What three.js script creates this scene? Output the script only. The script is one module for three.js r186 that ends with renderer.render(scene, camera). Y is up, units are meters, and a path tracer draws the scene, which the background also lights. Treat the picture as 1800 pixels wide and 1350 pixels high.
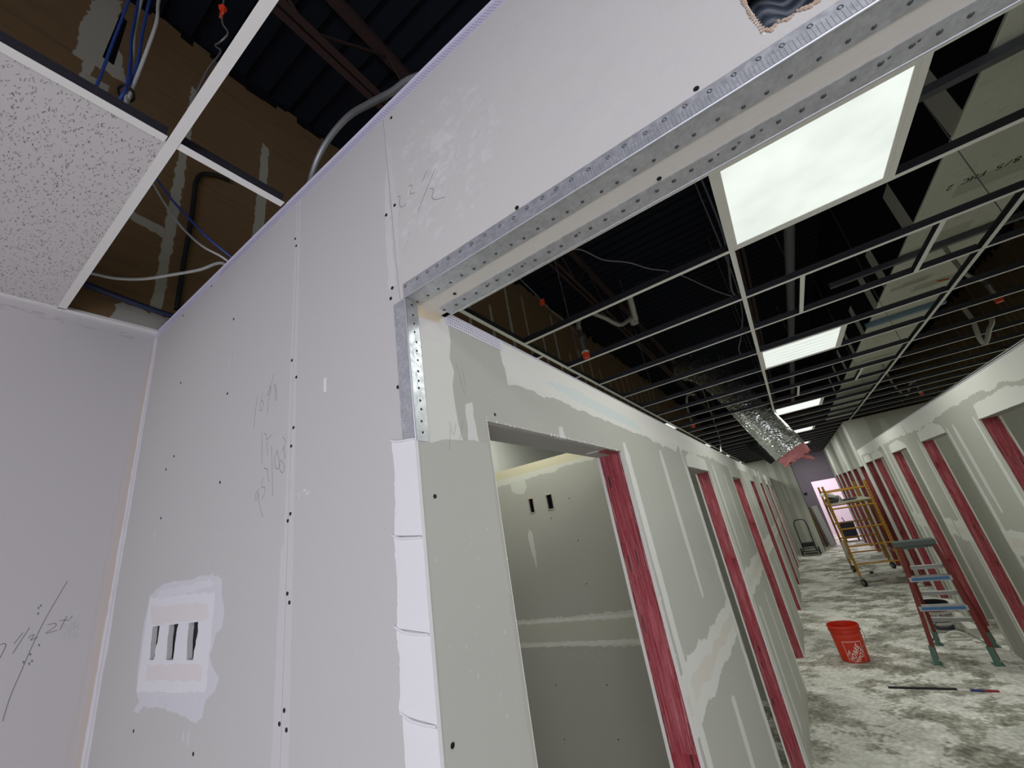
import * as THREE from 'three';
import { mergeGeometries } from 'three/addons/utils/BufferGeometryUtils.js';
import { RoundedBoxGeometry } from 'three/addons/geometries/RoundedBoxGeometry.js';
import { RectAreaLightUniformsLib } from 'three/addons/lights/RectAreaLightUniformsLib.js';
import { ImprovedNoise } from 'three/addons/math/ImprovedNoise.js';

// ---------------------------------------------------------------- camera, lights, exposure
const scene = new THREE.Scene();
scene.background = new THREE.Color(0x000000);
const camera = new THREE.PerspectiveCamera(86.82, 4 / 3, 0.05, 60);
camera.position.set(0, 1.84, 0.53);
camera.up.set(0.32670, 0.92138, 0.21054);
camera.lookAt(-0.48089, 1.84 + 0.35383, 0.53 - 0.80222);
const renderer = new THREE.WebGLRenderer({ antialias: true });
renderer.toneMapping = THREE.LinearToneMapping;
renderer.toneMappingExposure = 1.0;
renderer.shadowMap.enabled = true;
RectAreaLightUniformsLib.init();
const CORRIDOR = { color: new THREE.Color(0.965, 1.0, 0.94), power: 12.8 };
const ROOMS = { color: new THREE.Color(0.96, 1.0, 0.92), power: 16 };
const UNSEEN_FRONT_COOL = { color: new THREE.Color(0.88, 0.86, 1.0), power: 7 };
const UNSEEN_WINDOW = { color: new THREE.Color(0.85, 0.845, 1.0), power: 3.8 };  // light of the out-of-view window at the back
const UNSEEN_FRONT_NEUTRAL = { color: new THREE.Color(0.98, 0.98, 0.97), power: 22 };
const UNSEEN_FAR = { color: new THREE.Color(1.0, 0.86, 0.95), power: 90 };

// ---------------------------------------------------------------- measures (metres)
const GRID = 2.96, TOP = 2.37, DECK = 5.06, XL = -2.125, XR = 4.0, XCL = -0.545, XCR = 1.245;
const SOFFIT = 2.356, WALL = 0.117, BOARD = 0.0127, HEADER = 0.125, ZBACK = 3.2, ZFAR = -20.4, ZREAR = -17.2;
const MOD = 0.6096, ROW0 = -0.9, TEES = [-1.087, 0.132, 1.351, 2.57];
const rowZ = (k) => ROW0 - MOD * k;

// ---------------------------------------------------------------- helpers
let seedState = 7;
const seed = (n) => { seedState = n >>> 0; };
const rnd = (a = 0, b = 1) => { seedState = (seedState + 0x6d2b79f5) | 0; let t = Math.imul(seedState ^ (seedState >>> 15), 1 | seedState); t = (t + Math.imul(t ^ (t >>> 7), 61 | t)) ^ t; return a + (b - a) * (((t ^ (t >>> 14)) >>> 0) / 4294967296); };
const noise = new ImprovedNoise();
const V = (x, y, z) => new THREE.Vector3(x, y, z);
const taken = new Map();
const numbered = (name) => { const n = taken.get(name) ?? 0; taken.set(name, n + 1); return n ? name + '_' + String(n).padStart(3, '0') : name; };
const ORD = ['first', 'second', 'third', 'fourth', 'fifth', 'sixth', 'seventh', 'eighth', 'ninth', 'tenth', 'eleventh', 'twelfth', 'thirteenth', 'fourteenth', 'fifteenth', 'sixteenth', 'seventeenth', 'eighteenth', 'nineteenth', 'twentieth', 'twenty-first', 'twenty-second', 'twenty-third', 'twenty-fourth', 'twenty-fifth', 'twenty-sixth', 'twenty-seventh', 'twenty-eighth'];

function tag(o, label, category, group, kind) { o.userData.label = label; o.userData.category = category; if (group) o.userData.group = group; if (kind) o.userData.kind = kind; return o; }
function thing(name, label, category, pos = [0, 0, 0], group, kind) {
  const g = new THREE.Group(); g.name = numbered(name); g.position.set(...pos); scene.add(g);
  return tag(g, label, category, group, kind);
}
const struct = (name, label, category = 'wall') => thing(name, label, category, [0, 0, 0], null, 'structure');
function part(name, geo, mat, parent, label) {
  const m = new THREE.Mesh(Array.isArray(geo) ? mergeGeometries(geo.map((g) => (g.index ? g.toNonIndexed() : g)), false) : geo, mat);
  m.name = name; m.castShadow = m.receiveShadow = true; parent.add(m);
  if (label) m.userData.label = label;
  return m;
}
const bx = (w, h, d, x = 0, y = 0, z = 0) => new THREE.BoxGeometry(w, h, d).translate(x, y, z);
const span = (x0, x1, y0, y1, z0, z1) => bx(Math.abs(x1 - x0), Math.abs(y1 - y0), Math.abs(z1 - z0), (x0 + x1) / 2, (y0 + y1) / 2, (z0 + z1) / 2);
const rbx = (w, h, d, r, x = 0, y = 0, z = 0) => new RoundedBoxGeometry(w, h, d, 2, r).translate(x, y, z);
function bar(a, b, w, d, turn = 0) {     // rectangular bar from a to b
  const dir = b.clone().sub(a), L = dir.length();
  const g = new THREE.BoxGeometry(w, L, d); if (turn) g.rotateY(turn);
  g.applyQuaternion(new THREE.Quaternion().setFromUnitVectors(V(0, 1, 0), dir.normalize()));
  return g.translate((a.x + b.x) / 2, (a.y + b.y) / 2, (a.z + b.z) / 2);
}
function rod(a, b, r, r2 = r, n = 12) {
  const dir = b.clone().sub(a), L = dir.length();
  const g = new THREE.CylinderGeometry(r2, r, L, n);
  g.applyQuaternion(new THREE.Quaternion().setFromUnitVectors(V(0, 1, 0), dir.normalize()));
  return g.translate((a.x + b.x) / 2, (a.y + b.y) / 2, (a.z + b.z) / 2);
}
const curve = (pts) => new THREE.CatmullRomCurve3(pts.map((p) => V(...p)), false, 'centripetal');
const tube = (pts, r, n = 48, m = 8) => new THREE.TubeGeometry(curve(pts), n, r, m, false);
const armoured = (pts, r, n) => {          // spiral armour: radius steps along the run
  const c = curve(pts), g = new THREE.TubeGeometry(c, n, r, 8, false), p = g.attributes.position, q = V(0, 0, 0);
  for (let i = 0; i <= n; i++) { c.getPointAt(i / n, q); const k = i % 2 ? 0.86 : 1.08; for (let j = 0; j <= 8; j++) { const a = i * 9 + j; p.setXYZ(a, q.x + (p.getX(a) - q.x) * k, q.y + (p.getY(a) - q.y) * k, q.z + (p.getZ(a) - q.z) * k); } }
  g.computeVertexNormals(); return g;
};
// boards: an outline in (u, v) with holes; Z boards face +z with u = x; X boards have u = -z
function outline(pts, holes = []) {
  const s = new THREE.Shape(pts.map(([x, y]) => new THREE.Vector2(x, y)));
  for (const h of holes) s.holes.push(new THREE.Path(h.map(([x, y]) => new THREE.Vector2(x, y))));
  return s;
}
const rect = (u0, u1, v0, v1) => [[u0, v0], [u1, v0], [u1, v1], [u0, v1]];
const boardZ = (shape, zFace, t = BOARD) => new THREE.ExtrudeGeometry(shape, { depth: t, bevelEnabled: false }).translate(0, 0, zFace - t);
const boardX = (shape, xFace, facing, t = BOARD) => new THREE.ExtrudeGeometry(shape, { depth: t, bevelEnabled: false }).rotateY(Math.PI / 2).translate(facing > 0 ? xFace - t : xFace, 0, 0);
const boardY = (u0, u1, z0, z1, y, t = BOARD) => span(u0, u1, y, y + t, z0, z1);

function openBox([x0, x1], [y0, y1], [z0, z1], open) {    // thin-walled box, open on its first face along the given axis
  const t = 0.0016, o = [span(x0, x1, y0, y0 + t, z0, z1), span(x0, x1, y1 - t, y1, z0, z1)];
  if (open === 'x') o.push(span(x0, x1, y0, y1, z0, z0 - t), span(x0, x1, y0, y1, z1 + t, z1), span(x1 - t, x1, y0, y1, z0, z1));
  else o.push(span(x0, x0 + t, y0, y1, z0, z1), span(x1 - t, x1, y0, y1, z0, z1), span(x0, x1, y0, y1, z1 + t, z1));
  return o;
}
// ---------------------------------------------------------------- materials
const std = (o) => new THREE.MeshStandardMaterial(o);
const hex = (h) => new THREE.Color(h);
function canvas(w, h) { const c = document.createElement('canvas'); c.width = w; c.height = h; return c; }
function finish(c, repeat = false) { const t = new THREE.CanvasTexture(c); t.colorSpace = THREE.SRGBColorSpace; t.magFilter = THREE.LinearFilter; t.wrapS = t.wrapT = repeat ? THREE.RepeatWrapping : THREE.ClampToEdgeWrapping; return t; }
// a picture in metres: u0..u1 by v0..v1
function sheet(u0, u1, v0, v1, ppm, base, s, draw) {
  seed(s);
  const w = Math.min(2048, Math.ceil((u1 - u0) * ppm)), h = Math.min(2048, Math.ceil((v1 - v0) * ppm)), c = canvas(w, h), x = c.getContext('2d');
  x.fillStyle = base; x.fillRect(0, 0, w, h);
  for (let i = 0; i < 5000; i++) { x.fillStyle = rnd() < 0.5 ? 'rgba(255,255,255,0.05)' : 'rgba(40,36,30,0.04)'; x.fillRect(rnd(0, w), rnd(0, h), rnd(1, 4), rnd(1, 3)); }
  x.setTransform(w / (u1 - u0), 0, 0, -h / (v1 - v0), -u0 * w / (u1 - u0), v1 * h / (v1 - v0));
  if (draw) draw(x);
  x.setTransform(1, 0, 0, 1, 0, 0);
  for (let i = 0; i < 1600; i++) { x.fillStyle = rnd() < 0.5 ? 'rgba(255,255,255,0.06)' : 'rgba(50,45,40,0.05)'; x.fillRect(rnd(0, w), rnd(0, h), rnd(1, 3), rnd(1, 2)); }
  const t = finish(c); t.repeat.set(1 / (u1 - u0), 1 / (v1 - v0)); t.offset.set(-u0 / (u1 - u0), -v0 / (v1 - v0));
  return t;
}
function mud(x, pts, color, rough = 0.006) {   // joint compound: a filled patch with a ragged trowelled edge
  const out = [];
  for (let i = 0; i < pts.length; i++) {
    const a = pts[i], b = pts[(i + 1) % pts.length], L = Math.hypot(b[0] - a[0], b[1] - a[1]), n = Math.max(1, Math.min(60, Math.round(L / 0.02)));
    for (let k = 0; k < n; k++) out.push([a[0] + (b[0] - a[0]) * k / n + rnd(-rough, rough), a[1] + (b[1] - a[1]) * k / n + rnd(-rough, rough)]);
  }
  x.fillStyle = color; x.beginPath(); out.forEach(([u, v], i) => (i ? x.lineTo(u, v) : x.moveTo(u, v))); x.closePath(); x.fill();
}
const pairs = (a) => { const r = []; for (let i = 0; i < a.length; i += 2) r.push([a[i], a[i + 1]]); return r; };
function pencil(x, a, width = 0.0015, alpha = 0.52) {
  const p = pairs(a); x.strokeStyle = `rgba(52,50,52,${alpha})`; x.lineWidth = width; x.lineCap = x.lineJoin = 'round';
  x.beginPath(); x.moveTo(...p[0]);
  if (p.length === 2) x.lineTo(...p[1]);
  else { for (let i = 1; i < p.length - 1; i++) x.quadraticCurveTo(p[i][0], p[i][1], (p[i][0] + p[i + 1][0]) / 2, (p[i][1] + p[i + 1][1]) / 2); x.lineTo(...p[p.length - 1]); }
  x.stroke();
}
const PAPER = '#c3c1be', PAPER2 = '#b5b5ac', MUD = '#e2e1df', MUD2 = '#dadad3', TAPE = '#d5d1c6';
function noiseTex(w, h, fn, srgb = true) {
  const d = new Uint8Array(w * h * 4);
  for (let j = 0; j < h; j++) for (let i = 0; i < w; i++) { const c = fn(i / w, j / h), o = (j * w + i) * 4; d[o] = c[0]; d[o + 1] = c[1]; d[o + 2] = c[2]; d[o + 3] = 255; }
  const t = new THREE.DataTexture(d, w, h); t.magFilter = THREE.LinearFilter; t.wrapS = t.wrapT = THREE.RepeatWrapping; if (srgb) t.colorSpace = THREE.SRGBColorSpace; t.needsUpdate = true; return t;
}
const fbm = (x, y, z, n = 4) => { let s = 0, a = 0.5; for (let i = 0; i < n; i++) { s += a * noise.noise(x, y, z + i * 7.3); x *= 2.03; y *= 2.03; a *= 0.5; } return s; };
const tileNoise = (u, v, f, z, n = 4) => {     // periodic noise on a torus-like blend
  const a = fbm(u * f, v * f, z, n), b = fbm((u - 1) * f, v * f, z, n), c = fbm(u * f, (v - 1) * f, z, n), d = fbm((u - 1) * f, (v - 1) * f, z, n);
  const su = Math.max(0, (u - 0.8) / 0.2), sv = Math.max(0, (v - 0.8) / 0.2); return (a * (1 - su) + b * su) * (1 - sv) + (c * (1 - su) + d * su) * sv;
};
const galvMap = noiseTex(256, 256, (u, v) => { const n = fbm(u * 22, v * 22, 1.5, 3), m = fbm(u * 6, v * 6, 8.1, 2); const g = 200 + n * 26 + m * 22; return [g - 3, g, g + 5]; });
galvMap.repeat.set(6, 6);
const galvRough = noiseTex(256, 256, (u, v) => { const n = 112 + 60 * fbm(u * 14, v * 14, 3.3, 3); return [n, n, n]; }, false);
galvRough.repeat.set(6, 6);
const woodMap = (() => {            // red-dyed framing lumber with plaster smears and knots
  const c = canvas(512, 2048), x = c.getContext('2d'); seed(31);
  x.fillStyle = '#93303a'; x.fillRect(0, 0, 512, 2048);
  for (let i = 0; i < 900; i++) { x.fillStyle = ['rgba(120,28,36,0.22)', 'rgba(172,60,70,0.2)', 'rgba(160,44,50,0.2)', 'rgba(84,18,24,0.18)'][Math.floor(rnd(0, 4))]; x.fillRect(rnd(0, 512), rnd(-100, 2048), rnd(2, 14), rnd(80, 700)); }
  for (let i = 0; i < 7; i++) { const kx = rnd(60, 450), ky = rnd(0, 2048); x.fillStyle = 'rgba(40,12,12,0.75)'; x.beginPath(); x.ellipse(kx, ky, rnd(14, 30), rnd(22, 44), rnd(-0.4, 0.4), 0, 7); x.fill(); for (let k = 0; k < 6; k++) { x.strokeStyle = 'rgba(60,14,16,0.3)'; x.lineWidth = 4; x.beginPath(); x.ellipse(kx, ky, 34 + k * 12, 54 + k * 26, 0, 0, 7); x.stroke(); } }
  for (let i = 0; i < 520; i++) { const y = rnd(0, 2048), u = rnd(0, 512); x.strokeStyle = `rgba(236,212,212,${rnd(0.08, 0.5)})`; x.lineWidth = rnd(1, 4); x.beginPath(); x.moveTo(u, y); x.bezierCurveTo(u + rnd(-20, 20), y + 40, u + rnd(-30, 30), y + 90, u + rnd(-30, 30), y + rnd(60, 230)); x.stroke(); }
  for (let i = 0; i < 150; i++) { x.fillStyle = `rgba(214,158,158,${rnd(0.05, 0.15)})`; x.beginPath(); x.ellipse(rnd(0, 512), rnd(0, 2048), rnd(10, 60), rnd(30, 140), rnd(-0.3, 0.3), 0, 7); x.fill(); }
  for (let i = 0; i < 340; i++) { const e = rnd() < 0.5 ? rnd(0, 46) : rnd(466, 512); x.strokeStyle = rnd() < 0.6 ? `rgba(36,14,14,${rnd(0.3, 0.8)})` : `rgba(230,200,164,${rnd(0.2, 0.7)})`; x.lineWidth = rnd(3, 9); const y = rnd(0, 2048); x.beginPath(); x.moveTo(e, y); x.lineTo(e + rnd(-18, 18), y + rnd(40, 160)); x.stroke(); }
  return finish(c, true);
})();
const floorMap = noiseTex(1536, 1536, (u, v) => {     // bare slab under trampled plaster dust and scraped paint: 3.2 m tile
  const n = tileNoise(u, v, 7, 2.2, 5), m = tileNoise(u, v, 22, 9.4, 4), f = tileNoise(u, v, 90, 4.1, 2), s = tileNoise(u, v, 3.2, 17.7, 3);
  const k = n + 0.55 * m + 0.45 * s + 0.18 * f + 0.07;
  let g = k > 0.05 ? 214 : k > 0.0 ? 200 : k > -0.12 ? 176 : k > -0.26 ? 158 : 140;
  g += m * 56 + f * 62; const w = k > 0.05 ? 0 : 1;
  return [g + 2 - w, g - w * 2, g - 9 - w * 5].map((q) => Math.max(0, Math.min(255, q)));
});
floorMap.repeat.set(1 / 3.2, 1 / 3.2);
const foilRough = noiseTex(128, 128, (u, v) => { const n = 70 + 120 * fbm(u * 20, v * 20, 5, 3); return [n, n, n]; }, false);
const M = {
  paper: std({ color: hex(PAPER), roughness: 0.95 }), paper2: std({ color: hex(PAPER2), roughness: 0.95 }), gypsum: std({ color: hex('#d9d6cf'), roughness: 1 }),
  mud: std({ color: hex('#e3e2e2'), roughness: 0.9 }), torn: std({ color: hex('#b9a48f'), roughness: 1 }),
  galv: std({ map: galvMap, metalness: 0.7, roughness: 1, roughnessMap: galvRough }), galvDark: std({ color: hex('#63656a'), metalness: 0.75, roughness: 0.5 }),
  duct: std({ color: hex('#3b454e'), roughness: 0.45 }),
  track: std({ color: hex('#a9a9a6'), metalness: 0.2, roughness: 0.6 }),
  zinc: std({ color: hex('#c9ccd0'), metalness: 0.9, roughness: 0.3 }), web: std({ color: hex('#3c3d44'), metalness: 0.4, roughness: 0.55 }),
  white: std({ color: hex('#f2f1ec'), roughness: 0.55 }), vinyl: std({ color: hex('#cdcadb'), roughness: 0.5 }), holes: std({ color: hex('#8d899c'), roughness: 0.9 }),
  red: std({ map: woodMap, roughness: 0.75 }), floor: std({ map: floorMap, roughness: 0.85 }),
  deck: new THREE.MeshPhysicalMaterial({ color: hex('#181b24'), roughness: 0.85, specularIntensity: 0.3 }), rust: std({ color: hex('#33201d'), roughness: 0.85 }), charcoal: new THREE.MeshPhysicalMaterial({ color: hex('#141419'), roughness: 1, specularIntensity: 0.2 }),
  dark: std({ color: hex('#17181b'), roughness: 0.85 }), screw: std({ color: hex('#1e1d20'), roughness: 0.5, metalness: 0.4 }),
  blueCable: std({ color: hex('#34509c'), roughness: 0.5 }), whiteCable: std({ color: hex('#c6c7c3'), roughness: 0.5 }), blackCable: std({ color: hex('#1d1e20'), roughness: 0.6 }),
  armour: std({ color: hex('#9fa2a4'), metalness: 0.7, roughness: 0.45 }), wire: std({ color: hex('#8f8f90'), metalness: 0.6, roughness: 0.5 }), orange: std({ color: hex('#e2481f'), roughness: 0.5 }),
  foil: std({ color: hex('#cfd2cf'), metalness: 0.85, roughness: 0.75, roughnessMap: foilRough }), pink: std({ color: hex('#cf8587'), roughness: 1 }), hose: std({ color: hex('#a7a79a'), metalness: 0.4, roughness: 0.55 }),
  yellow: std({ color: hex('#c08a16'), roughness: 0.5 }), ply: std({ color: hex('#b9b69f'), roughness: 0.85 }), rubber: std({ color: hex('#202225'), roughness: 0.7 }), hub: std({ color: hex('#8b8f92'), metalness: 0.5, roughness: 0.5 }),
  ladderRed: std({ color: hex('#7c2a20'), roughness: 0.6 }), alu: std({ color: hex('#b9bab8'), metalness: 0.4, roughness: 0.55 }), stepBlue: std({ color: hex('#4e7aa8'), roughness: 0.6 }), foot: std({ color: hex('#5a7a6c'), roughness: 0.8 }),
  purple: std({ color: hex('#968b9b'), roughness: 0.9 }), pinkWall: std({ color: hex('#e6dbe2'), roughness: 0.9 }), plastic: std({ color: hex('#d6d4c8'), roughness: 0.5 }), grey: std({ color: hex('#6a6d70'), roughness: 0.8 }),
  binBlue: std({ color: hex('#242a38'), roughness: 0.6 }), yellowEdge: std({ color: hex('#9a7a1c'), roughness: 0.8 }), umber: std({ color: hex('#4a3526'), roughness: 0.9 }),
};
for (const k in M) M[k].name = k;

// ================================================================ STRUCTURE
{ // floor slab
  const f = struct('floor', 'bare concrete floor smeared with white plaster dust', 'floor');
  const g = span(XL - 0.2, XR + 0.2, -0.15, 0, ZBACK + 0.2, ZFAR - 0.2);
  const p = g.attributes.position, uv = g.attributes.uv; for (let i = 0; i < p.count; i++) uv.setXY(i, p.getX(i), p.getZ(i));
  part('slab', g, M.floor, f);
}
{ // roof deck: ribs run across the corridor
  const r = struct('ceiling', 'dark corrugated steel roof deck high above the open grid', 'ceiling');
  const pts = [], pitch = 0.152; let z = ZFAR - 0.2;
  const lower = [];
  while (z < ZBACK + 0.2) { lower.push([z, DECK], [z + 0.088, DECK], [z + 0.104, DECK + 0.04], [z + 0.136, DECK + 0.04]); z += pitch; }
  for (const q of lower) pts.push([-q[0], q[1]]);
  pts.push([-z, DECK + 0.09], [-(ZFAR - 0.2), DECK + 0.09]);
  part('deck', boardX(outline(pts), XR + 0.2, 1, XR - XL + 0.4), M.deck, r);
}

// ---- front wall, facing the camera: boards with a joint, an opening into the corridor, screws, beads and plaster
const wallFront = struct('wall_front', 'unfinished plasterboard wall with a wide cased opening into the corridor');
const texA = sheet(XL, -0.975, 1.3, 2.97, 1150, PAPER, 11, (x) => {
  mud(x, pairs([-1.766,1.862,-1.724,1.874,-1.66,1.888,-1.567,1.886,-1.463,1.88,-1.401,1.887,-1.324,1.879,-1.285,1.865,-1.275,1.831,-1.252,1.798,-1.263,1.754,-1.288,1.743,-1.296,1.717,-1.312,1.695,-1.293,1.674,-1.255,1.648,-1.27,1.625,-1.312,1.606,-1.323,1.571,-1.354,1.556,-1.421,1.565,-1.549,1.575,-1.628,1.576,-1.661,1.569,-1.693,1.579,-1.73,1.554,-1.773,1.561,-1.732,1.581,-1.759,1.595,-1.777,1.658,-1.78,1.724,-1.783,1.792,-1.767,1.827]), '#d2d2d5', 0.003);
  mud(x, pairs([-1.764,1.856,-1.314,1.84,-1.316,1.62,-1.765,1.606]), '#dfdfe1', 0.003);
  mud(x, pairs([-1.748,1.831,-1.353,1.816,-1.337,1.777,-1.717,1.779]), '#dcd7d6', 0.004);
  mud(x, pairs([-1.714,1.674,-1.349,1.676,-1.348,1.641,-1.707,1.634]), '#dcd6d5', 0.004);
  mud(x, [[-1.70, 1.868], [-1.36, 1.872], [-1.30, 1.862], [-1.34, 1.852], [-1.69, 1.848]], '#d9d9dd', 0.004);
  for (let i = 0; i < 26; i++) { x.fillStyle = `rgba(240,240,242,${rnd(0.15, 0.5)})`; const u = rnd(-1.77, -1.29), v = rnd() < 0.5 ? rnd(1.86, 1.885) : rnd(1.57, 1.64); x.fillRect(u, v, rnd(0.004, 0.03), rnd(0.001, 0.004)); }
  mud(x, [[XL, 1.3], [-2.083, 1.3], [-2.09, 1.65], [-2.078, 1.72], [-2.092, 1.9], [-2.086, 2.2], [-2.094, 2.5], [-2.1, 2.93], [XL, 2.93]], '#dfdee1', 0.002);
  mud(x, [[XL, 1.3], [-2.108, 1.3], [-2.104, 2.93], [XL, 2.93]], '#d4d3d7', 0.001);
  mud(x, [[-0.99, 1.3], [-0.975, 1.3], [-0.975, 2.96], [-0.986, 2.96], [-0.99, 2.1]], '#cac9c7', 0.001);
  mud(x, [[-1.01, 1.3], [-0.975, 1.3], [-0.975, 1.95], [-1.002, 1.9]], '#cbcac9', 0.002);
  for (const [u, v, w, h] of [[-1.35, 2.5, 0.002, 0.05], [-1.42, 1.515, 0.004, 0.02], [-1.39, 1.51, 0.004, 0.03], [-1.80, 2.03, 0.004, 0.03], [-1.37, 1.905, 0.006, 0.003]]) { x.fillStyle = 'rgba(226,226,230,0.7)'; x.fillRect(u, v, w, h); }
  pencil(x, [-1.343, 2.55, -1.34, 2.49], 0.0014, 0.3);
  for (const k of [[-1.16,2.335,-1.167,2.244],[-1.128,2.333,-1.141,2.299,-1.135,2.28,-1.123,2.285,-1.123,2.309,-1.137,2.313],[-1.105,2.319,-1.089,2.338,-1.097,2.348,-1.085,2.332,-1.087,2.319,-1.101,2.318],[-1.073,2.374,-1.094,2.315,-1.097,2.263],[-1.065,2.339,-1.071,2.335,-1.055,2.31,-1.049,2.292,-1.055,2.286,-1.063,2.297,-1.054,2.317,-1.062,2.338],[-1.119,2.214,-1.111,2.13],[-1.108,2.211,-1.093,2.203,-1.096,2.186,-1.065,2.196],[-1.091,2.184,-1.084,2.146],[-1.119,2.065,-1.138,2.057,-1.132,2.035,-1.12,2.046,-1.124,2.064,-1.111,2.021,-1.091,1.992],[-1.102,2.091,-1.11,2.063,-1.089,2.067,-1.086,2.05,-1.099,2.036],[-1.098,2.114,-1.077,2.108,-1.079,2.093,-1.07,2.074],[-1.066,2.165,-1.057,2.098,-1.049,2.035],[-1.038,2.146,-1.051,2.131,-1.041,2.098,-1.025,2.096,-1.025,2.118,-1.038,2.146],[-1.018,2.116,-1.027,2.101,-1.011,2.081,-0.999,2.085,-1.004,2.106,-1.018,2.116],[-1.012,2.174,-0.992,2.158,-1.015,2.138],[-1.007,2.148,-0.998,2.115]]) pencil(x, k);
});
const texB = sheet(-0.975, XCL, 1.3, 2.97, 1200, PAPER, 12, (x) => {
  mud(x, [[-0.975, 1.3], [-0.945, 1.3], [-0.95, 1.9], [-0.958, 2.3], [-0.963, 2.96], [-0.975, 2.96]], '#cac9c7', 0.001);
  for (const [u, v, w, h, a] of [[-0.838, 2.236, 0.011, 0.036, 0.85], [-0.915, 2.018, 0.01, 0.005, 0.6], [-0.905, 2.008, 0.012, 0.008, 0.35], [-0.935, 2.0, 0.004, 0.02, 0.3]]) { x.fillStyle = `rgba(230,231,232,${a})`; x.fillRect(u, v, w, h); }
  mud(x, [[-0.592, 2.4], [-0.5705, 2.4], [-0.5705, 2.75], [-0.584, 2.7], [-0.59, 2.55]], '#cdccc9', 0.003);
});
const texC = sheet(-0.57, 1.0, 2.34, 2.97, 1250, '#c6c4bf', 13, (x) => {
  for (let i = 0; i < 900; i++) { const r = Math.pow(rnd(), 0.7) * 0.17, a = rnd(0, 6.3), u = -0.41 + Math.cos(a) * r, v = 2.64 + Math.sin(a) * r * 1.15; if (u < -0.56 || fbm(u * 14, v * 14, 3, 3) < -0.05) continue; const w = rnd(0.002, 0.012); mud(x, [[u - w, v - w * rnd(0.3, 1)], [u + w * rnd(0.4, 1), v - w * 0.6], [u + w, v + w * rnd(0.3, 1)], [u - w * rnd(0.2, 0.8), v + w * 0.7]], rnd() < 0.8 ? `rgba(224,226,224,${rnd(0.05, 0.17)})` : `rgba(168,168,166,${rnd(0.04, 0.12)})`, w * 0.5); }
  mud(x, [[-0.43, 2.70], [-0.40, 2.73], [-0.37, 2.72], [-0.372, 2.69], [-0.40, 2.67], [-0.42, 2.68]], 'rgba(226,228,228,0.22)', 0.008);
  for (let i = 0; i < 500; i++) { const u = rnd(-0.2, 0.7), v = rnd(2.42, 2.9), w = rnd(0.004, 0.03); if (fbm(u * 9, v * 9, 6, 3) < 0) continue; mud(x, [[u - w, v - w * rnd(0.3, 1)], [u + w * rnd(0.4, 1), v - w * 0.6], [u + w, v + w * rnd(0.3, 1)], [u - w * rnd(0.2, 0.8), v + w * 0.7]], `rgba(${rnd() < 0.5 ? '210,208,202' : '172,170,166'},${rnd(0.02, 0.06)})`, w * 0.5); }
  mud(x, [[-0.5695, 2.45], [-0.553, 2.45], [-0.545, 2.62], [-0.552, 2.8], [-0.5695, 2.85]], 'rgba(206,206,202,0.55)', 0.004);
  for (const k of [[-0.544,2.637,-0.53,2.637,-0.538,2.619,-0.535,2.599,-0.525,2.596,-0.516,2.598],[-0.503,2.642,-0.488,2.639,-0.5,2.624,-0.499,2.613,-0.486,2.611],[-0.443,2.644,-0.46,2.624],[-0.418,2.632,-0.456,2.586,-0.481,2.553],[-0.439,2.587,-0.429,2.582,-0.433,2.569,-0.439,2.561,-0.43,2.547,-0.402,2.536]]) pencil(x, k, 0.0012, 0.7);
  pencil(x, [-0.512, 2.512, -0.535, 2.47], 0.001, 0.25);
});
const slots = [[-1.708, -1.652], [-1.588, -1.522], [-1.456, -1.394]];
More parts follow.
